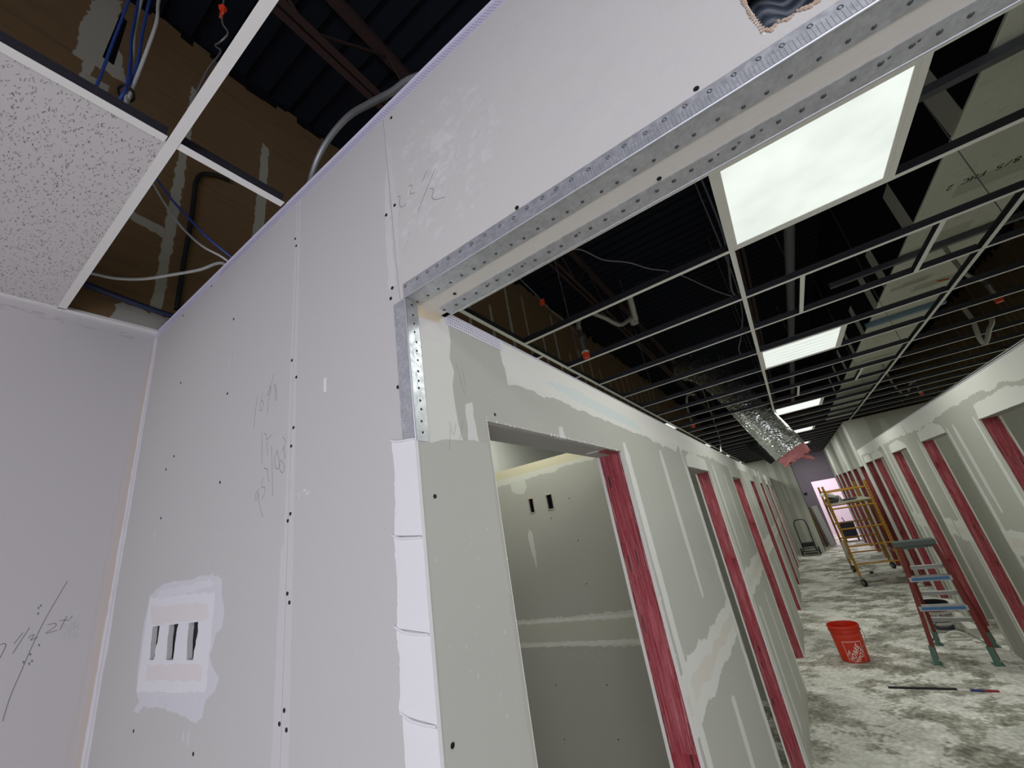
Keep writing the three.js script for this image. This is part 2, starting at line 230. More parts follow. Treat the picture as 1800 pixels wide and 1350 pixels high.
{
  const jag = (u0, u1) => { seed(Math.round(-u0 * 1000)); const r = []; for (let i = 0; i <= 8; i++) r.push([u0 + 0.012 * (1 - i / 8) + rnd(-0.003, 0.003), 1.687 + 0.086 * i / 8]); for (let i = 8; i >= 0; i--) r.push([u1 - 0.012 * (1 - i / 8) + rnd(-0.0045, 0.0045), 1.687 + 0.087 * i / 8]); return r; };
  part('drywall_panel', boardZ(outline(rect(XL, -0.9757, 0, 2.965), slots.map(([a, b]) => jag(a, b))), 0), std({ map: texA, roughness: 0.95 }), wallFront);
  part('drywall_panel', boardZ(outline([[-0.9743, 0], [XCL - BOARD, 0], [XCL - BOARD, SOFFIT], [-0.5588, SOFFIT], [-0.5612, 2.39], [-0.5655, 2.6], [-0.5735, 2.965], [-0.9743, 2.965]]), 0), std({ map: texB, roughness: 0.95 }), wallFront);
  const hole = [[0.169, 2.419], [0.176, 2.413], [0.186, 2.418], [0.196, 2.412], [0.207, 2.415], [0.219, 2.409], [0.232, 2.411], [0.25, 2.404], [0.262, 2.41], [0.263, 2.50], [0.168, 2.503], [0.166, 2.46]];
  part('drywall_panel', boardZ(outline([[-0.5572, SOFFIT], [1.9, SOFFIT], [1.9, 2.965], [-0.5721, 2.965], [-0.564, 2.6], [-0.5597, 2.39]], [hole]), 0), std({ map: texC, roughness: 0.95 }), wallFront);
  part('drywall_panel', boardZ(outline([[1.9015, 2.965], [1.9015, SOFFIT], [XCR, SOFFIT], [XCR, 0], [XR, 0], [XR, 2.965]]), 0), M.paper, wallFront);
  part('drywall_panel', boardZ(outline([[XL, 0], [XCL - WALL, 0], [XCL - WALL, SOFFIT], [XCR + WALL, SOFFIT], [XCR + WALL, 0], [XR, 0], [XR, 2.965], [XL, 2.965]]), -HEADER + BOARD), M.paper2, wallFront);
  part('soffit_panel', boardY(XCL, XCR, -HEADER, 0, SOFFIT), std({ map: sheet(0, 1, 0, 1, 400, '#dcd9d2', 14), roughness: 0.95 }), wallFront);
  part('top_track', span(XL, XR, 2.955, 2.965, -BOARD, -HEADER + BOARD), M.galvDark, wallFront);
  // torn paper round the box cut-out and round the slots
  seed(5); const rag = [];
  for (let i = 0; i < hole.length; i++) { const a = hole[i], b = hole[(i + 1) % hole.length], n = Math.ceil(Math.hypot(b[0] - a[0], b[1] - a[1]) / 0.006); for (let k = 0; k < n; k++) { const u = a[0] + (b[0] - a[0]) * k / n, v = a[1] + (b[1] - a[1]) * k / n; rag.push(new THREE.IcosahedronGeometry(rnd(0.002, 0.0045), 0).scale(rnd(0.6, 1.6), rnd(0.6, 1.4), 0.6).translate(u, v, 0.001)); } }
  part('torn_paper', rag, M.torn, wallFront, 'torn brown paper fringe round the cut-out').userData.kind = 'stuff';
  // metal boxes seen through the cut-outs
  for (const [a, b] of slots) part('switch_box', [span(a - 0.001, a + 0.001, 1.66, 1.80, -BOARD, -0.05), span(b + 0.004, b + 0.006, 1.66, 1.80, -BOARD, -0.07), span(a - 0.006, b + 0.006, 1.66, 1.80, -0.07, -0.073), span(a - 0.006, b + 0.006, 1.80, 1.802, -BOARD, -0.07), span(a - 0.006, b + 0.006, 1.658, 1.66, -BOARD, -0.07)], M.galvDark, wallFront);
  part('duct_throat', [span(0.15, 0.28, 2.39, 2.53, -0.10, -0.104), span(0.160, 0.163, 2.39, 2.53, -BOARD, -0.10), span(0.27, 0.272, 2.39, 2.53, -BOARD, -0.10)], M.galvDark, wallFront, 'sheet-metal duct behind the cut-out');
  part('duct_edge', span(0.1655, 0.169, 2.412, 2.51, 0.0006, -BOARD), M.gypsum, wallFront);
  for (let i = 0; i < 5; i++) part('insulation_fold', tube([[0.17, 2.42 + i * 0.022, -0.06], [0.19, 2.425 + i * 0.024, -0.045], [0.22, 2.415 + i * 0.022, -0.06], [0.26, 2.43 + i * 0.02, -0.05]], 0.011, 20, 6), M.duct, wallFront);
  // screws: dark heads just below the paper
  const sc = new THREE.CylinderGeometry(0.0042, 0.0042, 0.0012, 8).rotateX(Math.PI / 2);
  const at = pairs([-0.987,2.791,-0.98,2.76,-0.982,2.378,-0.958,2.32,-0.964,2.185,-0.972,2.14,-0.966,1.978,-0.976,1.964,-0.968,1.811,-0.959,1.793,-0.966,1.601,-0.982,1.578,-0.956,1.57,-0.553,2.619,-0.584,2.61,-0.587,2.374,-1.355,2.68,-1.35,2.407,-1.344,2.129,-1.721,2.298,-1.778,2.265,-1.762,2.097,-1.744,1.514,-1.352,1.497,-0.541,2.91,-0.583,2.161,0.074,2.398,-0.243,2.395,-1.752,2.587,-0.58,2.398,-1.574,2.93,-1.83,2.918]);
  for (const [u, v] of at) part('screw', sc.clone().translate(u, v, 0.0004), M.screw, wallFront);
}
// beads: an L of thin sheet with a rounded nose, its legs dimpled
function bead(parent, p0, p1, leg1, leg2, w1, w2, mat, name, label) {   // leg1, leg2: unit directions of the two legs from the corner line p0-p1
  const n = 2, out = leg1.clone().add(leg2).multiplyScalar(-1).normalize(), t = 0.0014, dir = p1.clone().sub(p0), L = dir.length(); dir.normalize();
  const prof = [], q = (a, b) => [a, b];
  prof.push(q(w1, t * 0.2), q(0, t), q(-t * 0.6, t * 0.6), q(-t, 0), q(-t * 0.2, -0), q(-t * 0.2, w2), q(-t, w2), q(-t * 1.6, 0), q(-t * 1.2, -t * 1.2), q(0, -t * 1.6));
  // simple: two thin boards and a nose rod
  const mid = p0.clone().add(p1).multiplyScalar(0.5);
  const plate = (leg, other, w) => { const m = new THREE.Matrix4().makeBasis(leg, dir, other.clone().multiplyScalar(-1)); const g = new THREE.BoxGeometry(w, L, t); const c = mid.clone().addScaledVector(leg, w / 2).addScaledVector(other, -t / 2 - 0.0002); if (m.determinant() < 0) m.makeBasis(leg, dir, other); const uv = g.attributes.uv, p = g.attributes.position; for (let i = 0; i < p.count; i++) uv.setXY(i, p.getX(i), p.getY(i)); return g.applyMatrix4(m).translate(c.x, c.y, c.z); };
  return part(name, [plate(leg1, leg2, w1), plate(leg2, leg1, w2), rod(p0.clone().addScaledVector(out, 0.0008), p1.clone().addScaledVector(out, 0.0008), 0.0024, 0.0024, 8)], mat, parent, label);
}
const X1 = V(1, 0, 0), Y1 = V(0, 1, 0), Z1 = V(0, 0, 1), nX = V(-1, 0, 0), nY = V(0, -1, 0), nZ = V(0, 0, -1);
{
  bead(wallFront, V(XCL, 2.040, 0), V(XCL, 2.352, 0), nX, nZ, 0.034, 0.034, M.galv, 'corner_bead', 'bare galvanised corner bead down the opening edge');
  bead(wallFront, V(XCL - 0.001, SOFFIT, 0), V(XCR, SOFFIT, 0), Y1, nZ, 0.033, 0.042, M.galv, 'corner_bead', 'bare galvanised corner bead along the front edge of the opening head');
  bead(wallFront, V(XCL + 0.02, SOFFIT, -HEADER), V(XCR, SOFFIT, -HEADER), Y1, Z1, 0.03, 0.041, M.galv, 'corner_bead', 'bare galvanised corner bead along the rear edge of the opening head');
  const nailL = [], nailS = [], dot = (r) => new THREE.SphereGeometry(r, 8, 5).scale(1, 1, 0.45), dotY = (r) => new THREE.SphereGeometry(r, 8, 5).scale(1, 0.5, 1), dotX = (r) => new THREE.SphereGeometry(r, 8, 5).scale(0.45, 1, 1);
  seed(9);
  for (let y = 2.06; y < 2.34; y += 0.0215) { nailL.push(dot(0.0026).translate(XCL - 0.024 + rnd(-0.002, 0.002), y, 0.0018)); if (rnd() < 0.5) nailL.push(dot(0.0016).translate(XCL - 0.014 + rnd(-0.002, 0.002), y + 0.008, 0.0018)); nailS.push(dotX(0.0026).translate(XCL + 0.0016, y + rnd(-0.004, 0.004), -0.02 + rnd(-0.003, 0.003))); }
  part('dimple', nailL, M.zinc, wallFront, 'bright dimples in the bead').userData.kind = 'stuff'; part('dimple', nailS, M.screw, wallFront, 'dark nail heads in the bead').userData.kind = 'stuff';
  const h1 = [], h2 = [], h3 = [];
  for (let x = XCL + 0.01; x < XCR; x += 0.031) { h1.push(new THREE.TorusGeometry(0.0028, 0.0009, 5, 10).translate(x + rnd(-0.003, 0.003), SOFFIT + 0.023 + rnd(-0.002, 0.002), 0.0016)); h2.push(dotY(0.0034).translate(x + rnd(-0.003, 0.003), SOFFIT - 0.0016, -0.031 + rnd(-0.003, 0.003))); h3.push(dotY(0.004).translate(x + 0.012 + rnd(-0.003, 0.003), SOFFIT - 0.0016, -HEADER + 0.024 + rnd(-0.003, 0.003))); if (rnd() < 0.4) h3.push(dotY(0.0024).translate(x + 0.022, SOFFIT - 0.0014, -HEADER + 0.028)); }
  part('dimple', h1, M.galvDark, wallFront).userData.kind = 'stuff'; part('dimple', h2, M.galvDark, wallFront).userData.kind = 'stuff'; part('dimple', h3, M.galvDark, wallFront).userData.kind = 'stuff';
  // fine ribs of the expanded front leg
  const ribs = []; for (let x = -0.14; x < XCR; x += 0.0052) ribs.push(bx(0.0014, 0.018, 0.0012, x, SOFFIT + 0.011, 0.0016));
  part('expanded_mesh', ribs, M.galv, wallFront).userData.kind = 'stuff';
  for (const [x, z] of [[-0.476, -0.026], [-0.464, -0.07], [-0.014, -0.078]]) part('screw', new THREE.CylinderGeometry(0.0042, 0.0042, 0.0012, 8).translate(x, SOFFIT - 0.0004, z), M.screw, wallFront);
  // plaster over the lower bead, laid on in four lifts with curled lips
  const lifts = [[2.05, 1.878, -0.606, -0.622], [1.876, 1.731, -0.616, -0.628], [1.730, 1.611, -0.622, -0.632], [1.610, 1.2, -0.618, -0.636]];
  lifts.forEach(([y1, y0, ua, ub], i) => {
    seed(60 + i); const n = 22, L = [], R = [];
    for (let k = 0; k <= n; k++) { const y = y1 + (y0 - y1) * k / n; L.push([ua + (ub - ua) * k / n * 0.6 + rnd(-0.0018, 0.0018) + 0.006 * Math.sin(k / n * 3), y + (k === 0 || k === n ? 0.003 : 0)]); }
    for (let k = n; k >= 0; k--) R.push([XCL + 0.001, y1 - 0.006 + (y0 - y1) * k / n]);
    part('joint_compound', boardZ(outline([...L, ...R]), 0.0045 - i * 0.0004, 0.0042 - i * 0.0004), M.mud, wallFront, i ? undefined : 'fresh white joint compound on the corner');
    part('compound_lip', tube([[ua - 0.003, y1 + 0.006, 0.004], [ua + 0.018, y1 - 0.001, 0.0055], [ua + 0.045, y1 - 0.005, 0.005], [XCL, y1 - 0.007, 0.004]], 0.0022, 24, 6), M.mud, wallFront);
  });
  part('joint_compound', span(XCL, XCL + 0.0016, 1.2, 2.04, 0.004, -0.004), M.mud, wallFront);
}
// perforated edge trims along the top of the front wall
{
  const strip = (x0, x1) => { const o = [span(x0, x1, 2.932, 2.968, 0.0002, 0.0014), span(x0, x1, 2.966, 2.9675, 0.0014, -0.03), rod(V(x0, 2.967, 0.002), V(x1, 2.967, 0.002), 0.003, 0.003, 8)]; return o; };
  part('edge_bead', strip(XL, XR), M.vinyl, wallFront, 'lilac-white perforated vinyl edge bead');
  const h = []; for (let x = -1.5; x < 0.4; x += 0.0085) for (let r = 0; r < 4; r++) h.push(new THREE.CircleGeometry(0.0019, 6).translate(x + (r % 2) * 0.004, 2.938 + r * 0.006, 0.0016));
  part('bead_perforation', h, M.holes, wallFront, 'rows of small holes').userData.kind = 'stuff';
}

// ---- demising walls: finished board below the grid, bare brown board above it
const wallLeft = struct('wall_left', 'long left wall, grey board below the grid and bare brown board above');
const wallRight = struct('wall_right', 'long right wall behind the right-hand rooms, bare brown board above the grid');
const STUD = 0.4064;
function brownTex(u0, u1, s, extra, strip = '#a3a192') {
  return sheet(u0, u1, 2.9, 5.1, Math.min(500, 2040 / (u1 - u0)), '#71593b', s, (x) => {
    for (let i = 0; i < 1200; i++) { x.fillStyle = rnd() < 0.5 ? 'rgba(130,104,74,0.10)' : 'rgba(66,48,30,0.10)'; x.fillRect(rnd(u0, u1), rnd(2.9, 5.1), rnd(0.02, 0.3), rnd(0.004, 0.02)); }
    for (let k = Math.ceil((u0 + 0.017) / STUD); k * STUD - 0.017 < u1; k++) {
      const u = k * STUD - 0.017, w = rnd(0.018, 0.03), top = 5.02 - rnd(0.05, 0.7), bot = rnd() < 0.7 ? 2.9 : rnd(2.95, 3.3);
      mud(x, [[u - w, bot], [u + w, bot], [u + w * 1.1, (bot + top) / 2], [u + w * 0.8, top], [u - w * 0.7, top + 0.02], [u - w * 1.1, (bot + top) / 2]], strip, 0.005);
    }
    if (extra) extra(x);
  });
}
function ragged(u0, u1, v0, s, holes) {
  seed(s); const p = [[u0, v0], [u1, v0]]; let u = u1, v = 5.0;
  while (u > u0 + 0.1) { v = 4.97 + rnd(-0.035, 0.07); p.push([u, v]); u -= rnd(0.05, 0.13); p.push([u, v + rnd(-0.02, 0.02)]); }
  p.push([u0, v]); return outline(p, holes);
}
{
  // lower boards (front room), with the pencilled sizes
  const texL = sheet(-1.0, 0, 1.2, 2.97, 1100, '#c2bfbf', 21, (x) => {
    mud(x, [[-0.022, 1.2], [0, 1.2], [0, 2.94], [-0.010, 2.94], [-0.018, 2.6], [-0.022, 2.0]], '#c6bcb2', 0.002);
    mud(x, [[-0.052, 1.2], [-0.030, 1.2], [-0.028, 2.0], [-0.022, 2.6], [-0.034, 2.3]], '#c2bcb9', 0.003);
    mud(x, [[-0.008, 1.2], [0, 1.2], [0, 2.94], [-0.004, 2.94]], '#dcdadc', 0.001);
    const neg = (a) => a.map((q, i) => (i % 2 ? q : -q));
    for (const k of [[0.124,1.954,0.155,1.858,0.171,1.789,0.184,1.711,0.196,1.648,0.199,1.589],[0.242,1.796,0.226,1.803,0.235,1.76],[0.2,1.818,0.213,1.792],[0.188,1.83,0.211,1.765],[0.185,1.8,0.178,1.81,0.173,1.803,0.183,1.79,0.165,1.797],[0.148,1.828,0.131,1.832,0.127,1.819,0.156,1.801,0.124,1.807],[0.122,1.834,0.101,1.832],[0.108,1.844,0.118,1.806],[0.095,1.843,0.098,1.835]]) pencil(x, neg(k), 0.0019, 0.6);
    for (const [z, y] of [[0.174, 1.89], [0.178, 1.884], [0.176, 1.867], [0.173, 1.752], [0.184, 1.734], [0.171, 1.726], [0.166, 1.732], [0.158, 1.773]]) { x.fillStyle = 'rgba(60,58,60,0.5)'; x.beginPath(); x.ellipse(-z, y, 0.0022, 0.004, 0.3, 0, 7); x.fill(); }
    for (let i = 0; i < 40; i++) { x.fillStyle = `rgba(96,82,84,${rnd(0.06, 0.2)})`; x.beginPath(); x.ellipse(rnd(-0.6, -0.02), 2.93 - rnd(0, 0.02), rnd(0.004, 0.02), rnd(0.001, 0.006), 0, 0, 7); x.fill(); }
    for (let i = 0; i < 30; i++) pencil(x, [-0.085 + rnd(-0.03, 0.02), 1.80 + rnd(-0.03, 0.04), -0.085 + rnd(-0.03, 0.02), 1.80 + rnd(-0.03, 0.04)], 0.001, 0.08);
  });
  part('drywall_panel', boardX(outline(rect(-1.0, 0, 0, 2.965)), XL, 1), std({ map: texL, roughness: 0.95 }), wallLeft);
  part('drywall_panel', boardX(outline(rect(-ZBACK, -1.0015, 0, 2.965)), XL, 1), M.paper, wallLeft);
  for (let i = 0; i < 8; i++) part('drywall_panel', boardX(outline(rect(HEADER + i * 2.438, Math.min(-ZFAR, HEADER + (i + 1) * 2.438 - 0.0015), 0, 2.965)), XL, 1), M.paper2, wallLeft);
  part('old_board', boardX(ragged(-ZBACK, 1.2, 2.9665, 41, [[[-0.373, 4.82], [-0.341, 4.80], [-0.345, 4.406], [-0.389, 4.415]].reverse()]), XL, 1), std({ map: brownTex(-1.2, 1.2, 42, (x) => {
    mud(x, [[-0.472, 4.767], [-0.381, 4.917], [-0.366, 4.635], [-0.286, 4.323], [-0.357, 4.333], [-0.436, 4.317], [-0.475, 4.317], [-0.482, 4.557]], '#a19f92', 0.008);
    mud(x, [[-0.424, 4.239], [-0.345, 4.252], [-0.336, 4.115], [-0.424, 4.136]], '#9c9a8c', 0.006);
    mud(x, [[-0.166, 3.571], [-0.025, 3.542], [-0.03, 3.486], [-0.163, 3.52]], '#a09e90', 0.005);
    mud(x, [[-0.151, 3.068], [0.04, 3.058], [-0.041, 2.953], [-0.152, 3.01]], '#a3a196', 0.008);
    mud(x, [[-0.17, 2.9], [0.2, 2.9], [0.2, 3.03], [0.02, 3.02], [-0.15, 3.04]], '#a3a196', 0.006);
  }), roughness: 0.95 }), wallLeft, 'bare brown board with pale plaster strips, ragged along the top');
  for (let i = 0; i < 4; i++) { const u0 = 1.2015 + i * 4.9, u1 = Math.min(-ZFAR, u0 + 4.8985); part('old_board', boardX(ragged(u0, u1, 2.9665, 43 + i), XL, 1), std({ map: brownTex(u0, u1, 50 + i), roughness: 0.95 }), wallLeft); }
  part('backing', span(XL - BOARD - 0.002, XL - 0.15, 0, DECK, ZBACK, ZFAR), M.charcoal, wallLeft);
  part('drywall_panel', boardX(outline(rect(-ZBACK, -ZFAR, 0, 2.965)), XR, -1), M.paper2, wallRight);
  for (let i = 0; i < 5; i++) { const u0 = -ZBACK + i * 4.8, u1 = Math.min(-ZFAR, u0 + 4.7985); part('old_board', boardX(ragged(u0, u1, 2.9665, 70 + i), XR, -1), std({ map: brownTex(u0, u1, 80 + i, null, '#766a56'), roughness: 0.95 }), wallRight); }
  part('backing', span(XR + BOARD + 0.002, XR + 0.15, 0, DECK, ZBACK, ZFAR), M.charcoal, wallRight);
  const wb = struct('wall_back', 'plain wall closing the front room behind the camera'); part('board', boardZ(outline(rect(XL, XR, 0, DECK), [rect(0.0, 3.7, 0.35, 2.75)]), ZBACK + 0.15, 0.15), M.paper, wb);
  const wn = struct('window_1', 'unseen wide glowing window behind the camera, placed to light the front room', 'window');  // out of view; its pane and area light brighten the front room broadly
  part('pane', span(0.0, 3.7, 0.35, 2.75, ZBACK + 0.06, ZBACK + 0.07), std({ color: hex('#444444'), roughness: 0.8, emissive: UNSEEN_WINDOW.color, emissiveIntensity: 0.9 }), wn);
  part('frame', [span(0, 3.7, 0.35, 0.41, ZBACK + 0.02, ZBACK + 0.12), span(0, 3.7, 2.69, 2.75, ZBACK + 0.02, ZBACK + 0.12), ...[0, 1.2, 2.42, 3.64].map((x) => span(x, x + 0.06, 0.41, 2.69, ZBACK + 0.02, ZBACK + 0.12))], M.galvDark, wn);
  const wl = new THREE.RectAreaLight(UNSEEN_WINDOW.color, UNSEEN_WINDOW.power, 3.6, 2.3); wl.position.set(1.85, 1.55, ZBACK + 0.01); wl.name = 'unseen_window_light'; wn.add(wl);
  const wf = struct('wall_far', 'pale pinkish wall of the bright room beyond the far doorway'); part('board', span(XL, XR, 0, DECK, ZFAR, ZFAR - 0.15), M.pinkWall, wf);
}

// ---- corridor walls
const LEFT_DOORS = [[0.233, 1.183], [2.49, 3.39], [4.95, 5.93], [7.35, 8.33], [9.72, 10.65], [12.1, 13.0], [14.35, 15.25]];
const RIGHT_DOORS = [[2.85, 3.76], [4.53, 5.45], [6.12, 7.05], [7.68, 8.63], [8.73, 9.57], [9.93, 10.66], [11.08, 11.9], [12.25, 13.15], [13.35, 14.4], [14.72, 15.7], [15.95, 16.7]];
const HEAD_L = 2.112, HEAD_R = 2.098, STEP = 9.95;
function corridorTex(u0, u1, v1, ppm, s, doors, head, extra) {
  return sheet(u0, u1, 0, v1, ppm, PAPER2, s, (x) => {
    // taped level joint
    const band = [], lo = []; for (let u = u0; u <= u1; u += 0.12) { band.push([u, 1.30 + rnd(-0.02, 0.02)]); lo.unshift([u, 1.115 + rnd(-0.02, 0.02)]); }
    mud(x, [...band, ...lo], MUD2, 0.006); mud(x, [...band.map(([u, v]) => [u, v - 0.06]), ...lo.map(([u, v]) => [u, v + 0.06])], TAPE, 0.004);
    // screw rows
    for (let u = Math.ceil(u0 / 0.61) * 0.61 + 0.02; u < u1; u += 0.61) {
      const t = rnd(2.08, 2.2), w = rnd(0.03, 0.042); mud(x, [[u - w * 0.4, t], [u + w * 0.4, t], [u + w, t - 0.06], [u + w * 1.1, 1.6], [u + w * 0.5, 1.42], [u - w * 0.5, 1.43], [u - w, 1.7], [u - w * 0.9, t - 0.06]], '#d6d8d2', 0.003);
      mud(x, [[u - w, 1.02], [u + w, 1.0], [u + w * 1.1, 0.2], [u - w, 0.15]], '#d6d8d2', 0.003);
    }
    // beside and over the doors
    for (const [a, b] of doors) { if (b < u0 || a > u1) continue;
      for (const u of [a - 0.06, b + 0.06]) mud(x, [[u - 0.034, 0], [u + 0.034, 0], [u + 0.036, 1.8], [u + 0.012, head + 0.04], [u - 0.014, head + 0.03], [u - 0.028, 1.7]], '#d8d9d3', 0.003);
      if (a > 1.5) mud(x, [[a + 0.02, head], [b - 0.02, head], [b - 0.06, head + 0.10], [a + 0.25, head + 0.12], [a + 0.05, head + 0.07]], MUD2, 0.006);
    }
    // top coat under the edge bead
    const top = []; for (let u = Math.max(u0, 0.36); u <= u1; u += 0.1) top.push([u, 2.235 + rnd(-0.02, 0.015) + 0.02 * Math.sin(u * 2.1)]);
    if (v1 < 2.5) mud(x, [...top, [u1, v1], [Math.max(u0, 0.352), v1]], MUD2, 0.005);
    for (let k = Math.ceil(u0 / 2.438); k * 2.438 < u1; k++) { const u = k * 2.438 + 0.05; mud(x, [[u - 0.09, 0], [u + 0.09, 0], [u + 0.08, v1], [u - 0.08, v1]], MUD2, 0.008); }
    if (extra) extra(x);
    for (let i = 0; i < (u1 - u0) * 60; i++) { x.fillStyle = `rgba(216,216,208,${rnd(0.05, 0.16)})`; x.beginPath(); x.ellipse(rnd(u0, u1), rnd(0, v1), rnd(0.003, 0.02), rnd(0.002, 0.03), 0, 0, 7); x.fill(); }
  });
}
function cutWall(u0, u1, v1, doors, head, holes) {      // outline of a board run with door gaps open at the floor
  const p = [[u0, 0]]; for (const [a, b] of doors) if (a > u0 - 0.01 && b < u1 + 0.01) p.push([a, 0], [a, head], [b, head], [b, 0]); p.push([u1, 0], [u1, v1], [u0, v1]); return outline(p, holes);
}
const wallCL = struct('wall_corridor_left', 'left corridor partition with taped joints and red-framed door openings');
const wallCR = struct('wall_corridor_right', 'right corridor partition with taped joints and closely spaced red-framed openings');
{
  const near = corridorTex(0, 2.44, TOP, 820, 101, LEFT_DOORS, HEAD_L, (x) => {
    mud(x, pairs([0.347,2.36,0.349,2.3,0.36,2.257,0.44,2.246,0.553,2.252,0.738,2.247,0.895,2.237,1.13,2.233,1.43,2.226,1.764,2.234,2.44,2.25,2.44,2.37,0.347,2.37]), '#dedcd7', 0.004);
    mud(x, pairs([0.55,2.30,0.8,2.27,1.2,2.255,1.6,2.25,1.5,2.29,1.1,2.31,0.8,2.32]), '#d2d9d7', 0.006);
    mud(x, pairs([0.003,2.37,0.121,2.37,0.113,2.28,0.073,2.274,0.044,2.268,0.023,2.284,0.004,2.305]), '#d8d6d1', 0.003);
    mud(x, pairs([0.003,2.356,0.118,2.356,0.106,2.33,0.033,2.322,0.004,2.33]), '#d6c9ae', 0.003);
    mud(x, pairs([0.0,2.039,0.087,2.048,0.136,2.057,0.223,2.055,0.215,0,0,0]), '#babbb2', 0.004);
    for (let i = 0; i < 90; i++) { x.fillStyle = `rgba(212,213,206,${rnd(0.2, 0.6)})`; x.beginPath(); x.ellipse(rnd(0.02, 0.21), rnd(0.2, 2.0), rnd(0.0008, 0.003), rnd(0.001, 0.005), 0, 0, 7); x.fill(); }
    for (const a of [[0.145, 2.24, 0.16, 2.19], [0.165, 2.235, 0.17, 2.185], [0.15, 2.20, 0.168, 2.16], [0.10, 2.09, 0.105, 2.05, 0.12, 2.09], [0.125, 2.05, 0.145, 2.10], [0.09, 2.03, 0.10, 2.075]]) pencil(x, a, 0.001, 0.4);
    pencil(x, [0.60, 1.98, 0.605, 1.98], 0.003, 0.6);
  });
  part('drywall_panel', boardX(cutWall(0.0002, 2.44, TOP, LEFT_DOORS, HEAD_L, [[[2.185, 1.53], [2.193, 1.535], [2.207, 1.47], [2.222, 1.44], [2.203, 1.437], [2.192, 1.48]].reverse()]), XCL, 1), std({ map: near, roughness: 0.95 }), wallCL);
  part('drywall_panel', boardX(cutWall(2.4415, 9.0, TOP, LEFT_DOORS, HEAD_L), XCL, 1), std({ map: corridorTex(2.44, 9, TOP, 310, 102, LEFT_DOORS, HEAD_L), roughness: 0.95 }), wallCL);
  part('drywall_panel', boardX(cutWall(9.0015, 15.6, TOP, LEFT_DOORS, HEAD_L), XCL, 1), std({ map: corridorTex(9, 15.6, TOP, 200, 103, LEFT_DOORS, HEAD_L), roughness: 0.95 }), wallCL);
  part('back_panel', boardX(cutWall(HEADER, 15.6, TOP, LEFT_DOORS, HEAD_L), XCL - WALL + BOARD, 1), M.paper2, wallCL);
  part('top_plate', span(XCL - BOARD, XCL - WALL + BOARD, TOP - 0.01, TOP, -HEADER, -15.6), M.galvDark, wallCL);
  part('edge_bead', [span(XCL + 0.0002, XCL + 0.0013, TOP - 0.033, TOP, -HEADER, -0.358), rod(V(XCL + 0.001, TOP, -HEADER), V(XCL + 0.001, TOP, -15.6), 0.0024, 0.0024, 8)], M.vinyl, wallCL, 'white perforated edge bead along the partition top');
  const h = []; for (let z = -0.132; z > -0.352; z -= 0.0085) for (let r = 0; r < 3; r++) h.push(new THREE.CircleGeometry(0.0024, 6).rotateY(Math.PI / 2).translate(XCL + 0.0016, TOP - 0.026 + r * 0.0085, z - (r % 2) * 0.002));
  part('bead_perforation', h, M.holes, wallCL, 'rows of small holes').userData.kind = 'stuff';
  for (const [u, v] of [[0.272, 2.134], [0.036, 1.937], [0.025, 1.569]]) part('screw', new THREE.CylinderGeometry(0.0042, 0.0042, 0.0012, 8).rotateZ(Math.PI / 2).translate(XCL + 0.0004, v, -u), M.screw, wallCL);
  part('switch_box', openBox([XCL - BOARD, XCL - 0.07], [1.42, 1.55], [-2.17, -2.235], 'x'), M.galvDark, wallCL, 'switch box behind a narrow cut-out');
  // right
  part('drywall_panel', boardX(cutWall(HEADER, 5.8, TOP, RIGHT_DOORS, HEAD_R), XCR, -1), std({ map: corridorTex(0, 5.8, TOP, 350, 104, RIGHT_DOORS, HEAD_R), roughness: 0.95 }), wallCR);
  part('drywall_panel', boardX(cutWall(5.8015, STEP, TOP, RIGHT_DOORS.slice(0, 5), HEAD_R, [rect(7.55, 7.63, 2.185, 2.245)]), XCR, -1), std({ map: corridorTex(5.8, STEP, TOP, 400, 105, RIGHT_DOORS, HEAD_R), roughness: 0.95 }), wallCR);
  const farTex = sheet(STEP, 17.2, 0, 2.965, 240, PAPER2, 106, (x) => { for (const u of [10.05, 11.0, 12.2, 13.3, 14.5, 15.8]) mud(x, [[u, 2], [u + 0.4, 2], [u + 0.38, 2.965], [u + 0.02, 2.965]], MUD2, 0.01); for (const u of [10.8, 12.0, 13.2, 14.6]) mud(x, [[u, 0], [u + 0.12, 0], [u + 0.12, 2.965], [u, 2.965]], '#d2d2c8', 0.006); });
  part('drywall_panel', boardX(cutWall(STEP + 0.0015, 17.2, 2.965, RIGHT_DOORS.slice(5).map(([a, b], i) => [i ? a : Math.max(a, STEP + 0.01), b]), HEAD_R - 0.03), XCR, -1), std({ map: farTex, roughness: 0.95 }), wallCR);
  part('back_panel', boardX(cutWall(HEADER, 17.2, TOP, RIGHT_DOORS, HEAD_R), XCR + WALL - BOARD, -1), M.paper2, wallCR);
  part('top_plate', span(XCR + BOARD, XCR + WALL - BOARD, TOP - 0.01, TOP, -HEADER, -STEP), M.galvDark, wallCR);
  part('edge_bead', rod(V(XCR - 0.001, TOP, -HEADER), V(XCR - 0.001, TOP, -STEP), 0.004, 0.004, 8), M.vinyl, wallCR);
  part('switch_box', openBox([XCR + BOARD, XCR + 0.08], [2.18, 2.25], [-7.54, -7.64], 'x'), M.galvDark, wallCR, 'box behind a small cut-out high between two openings');
}
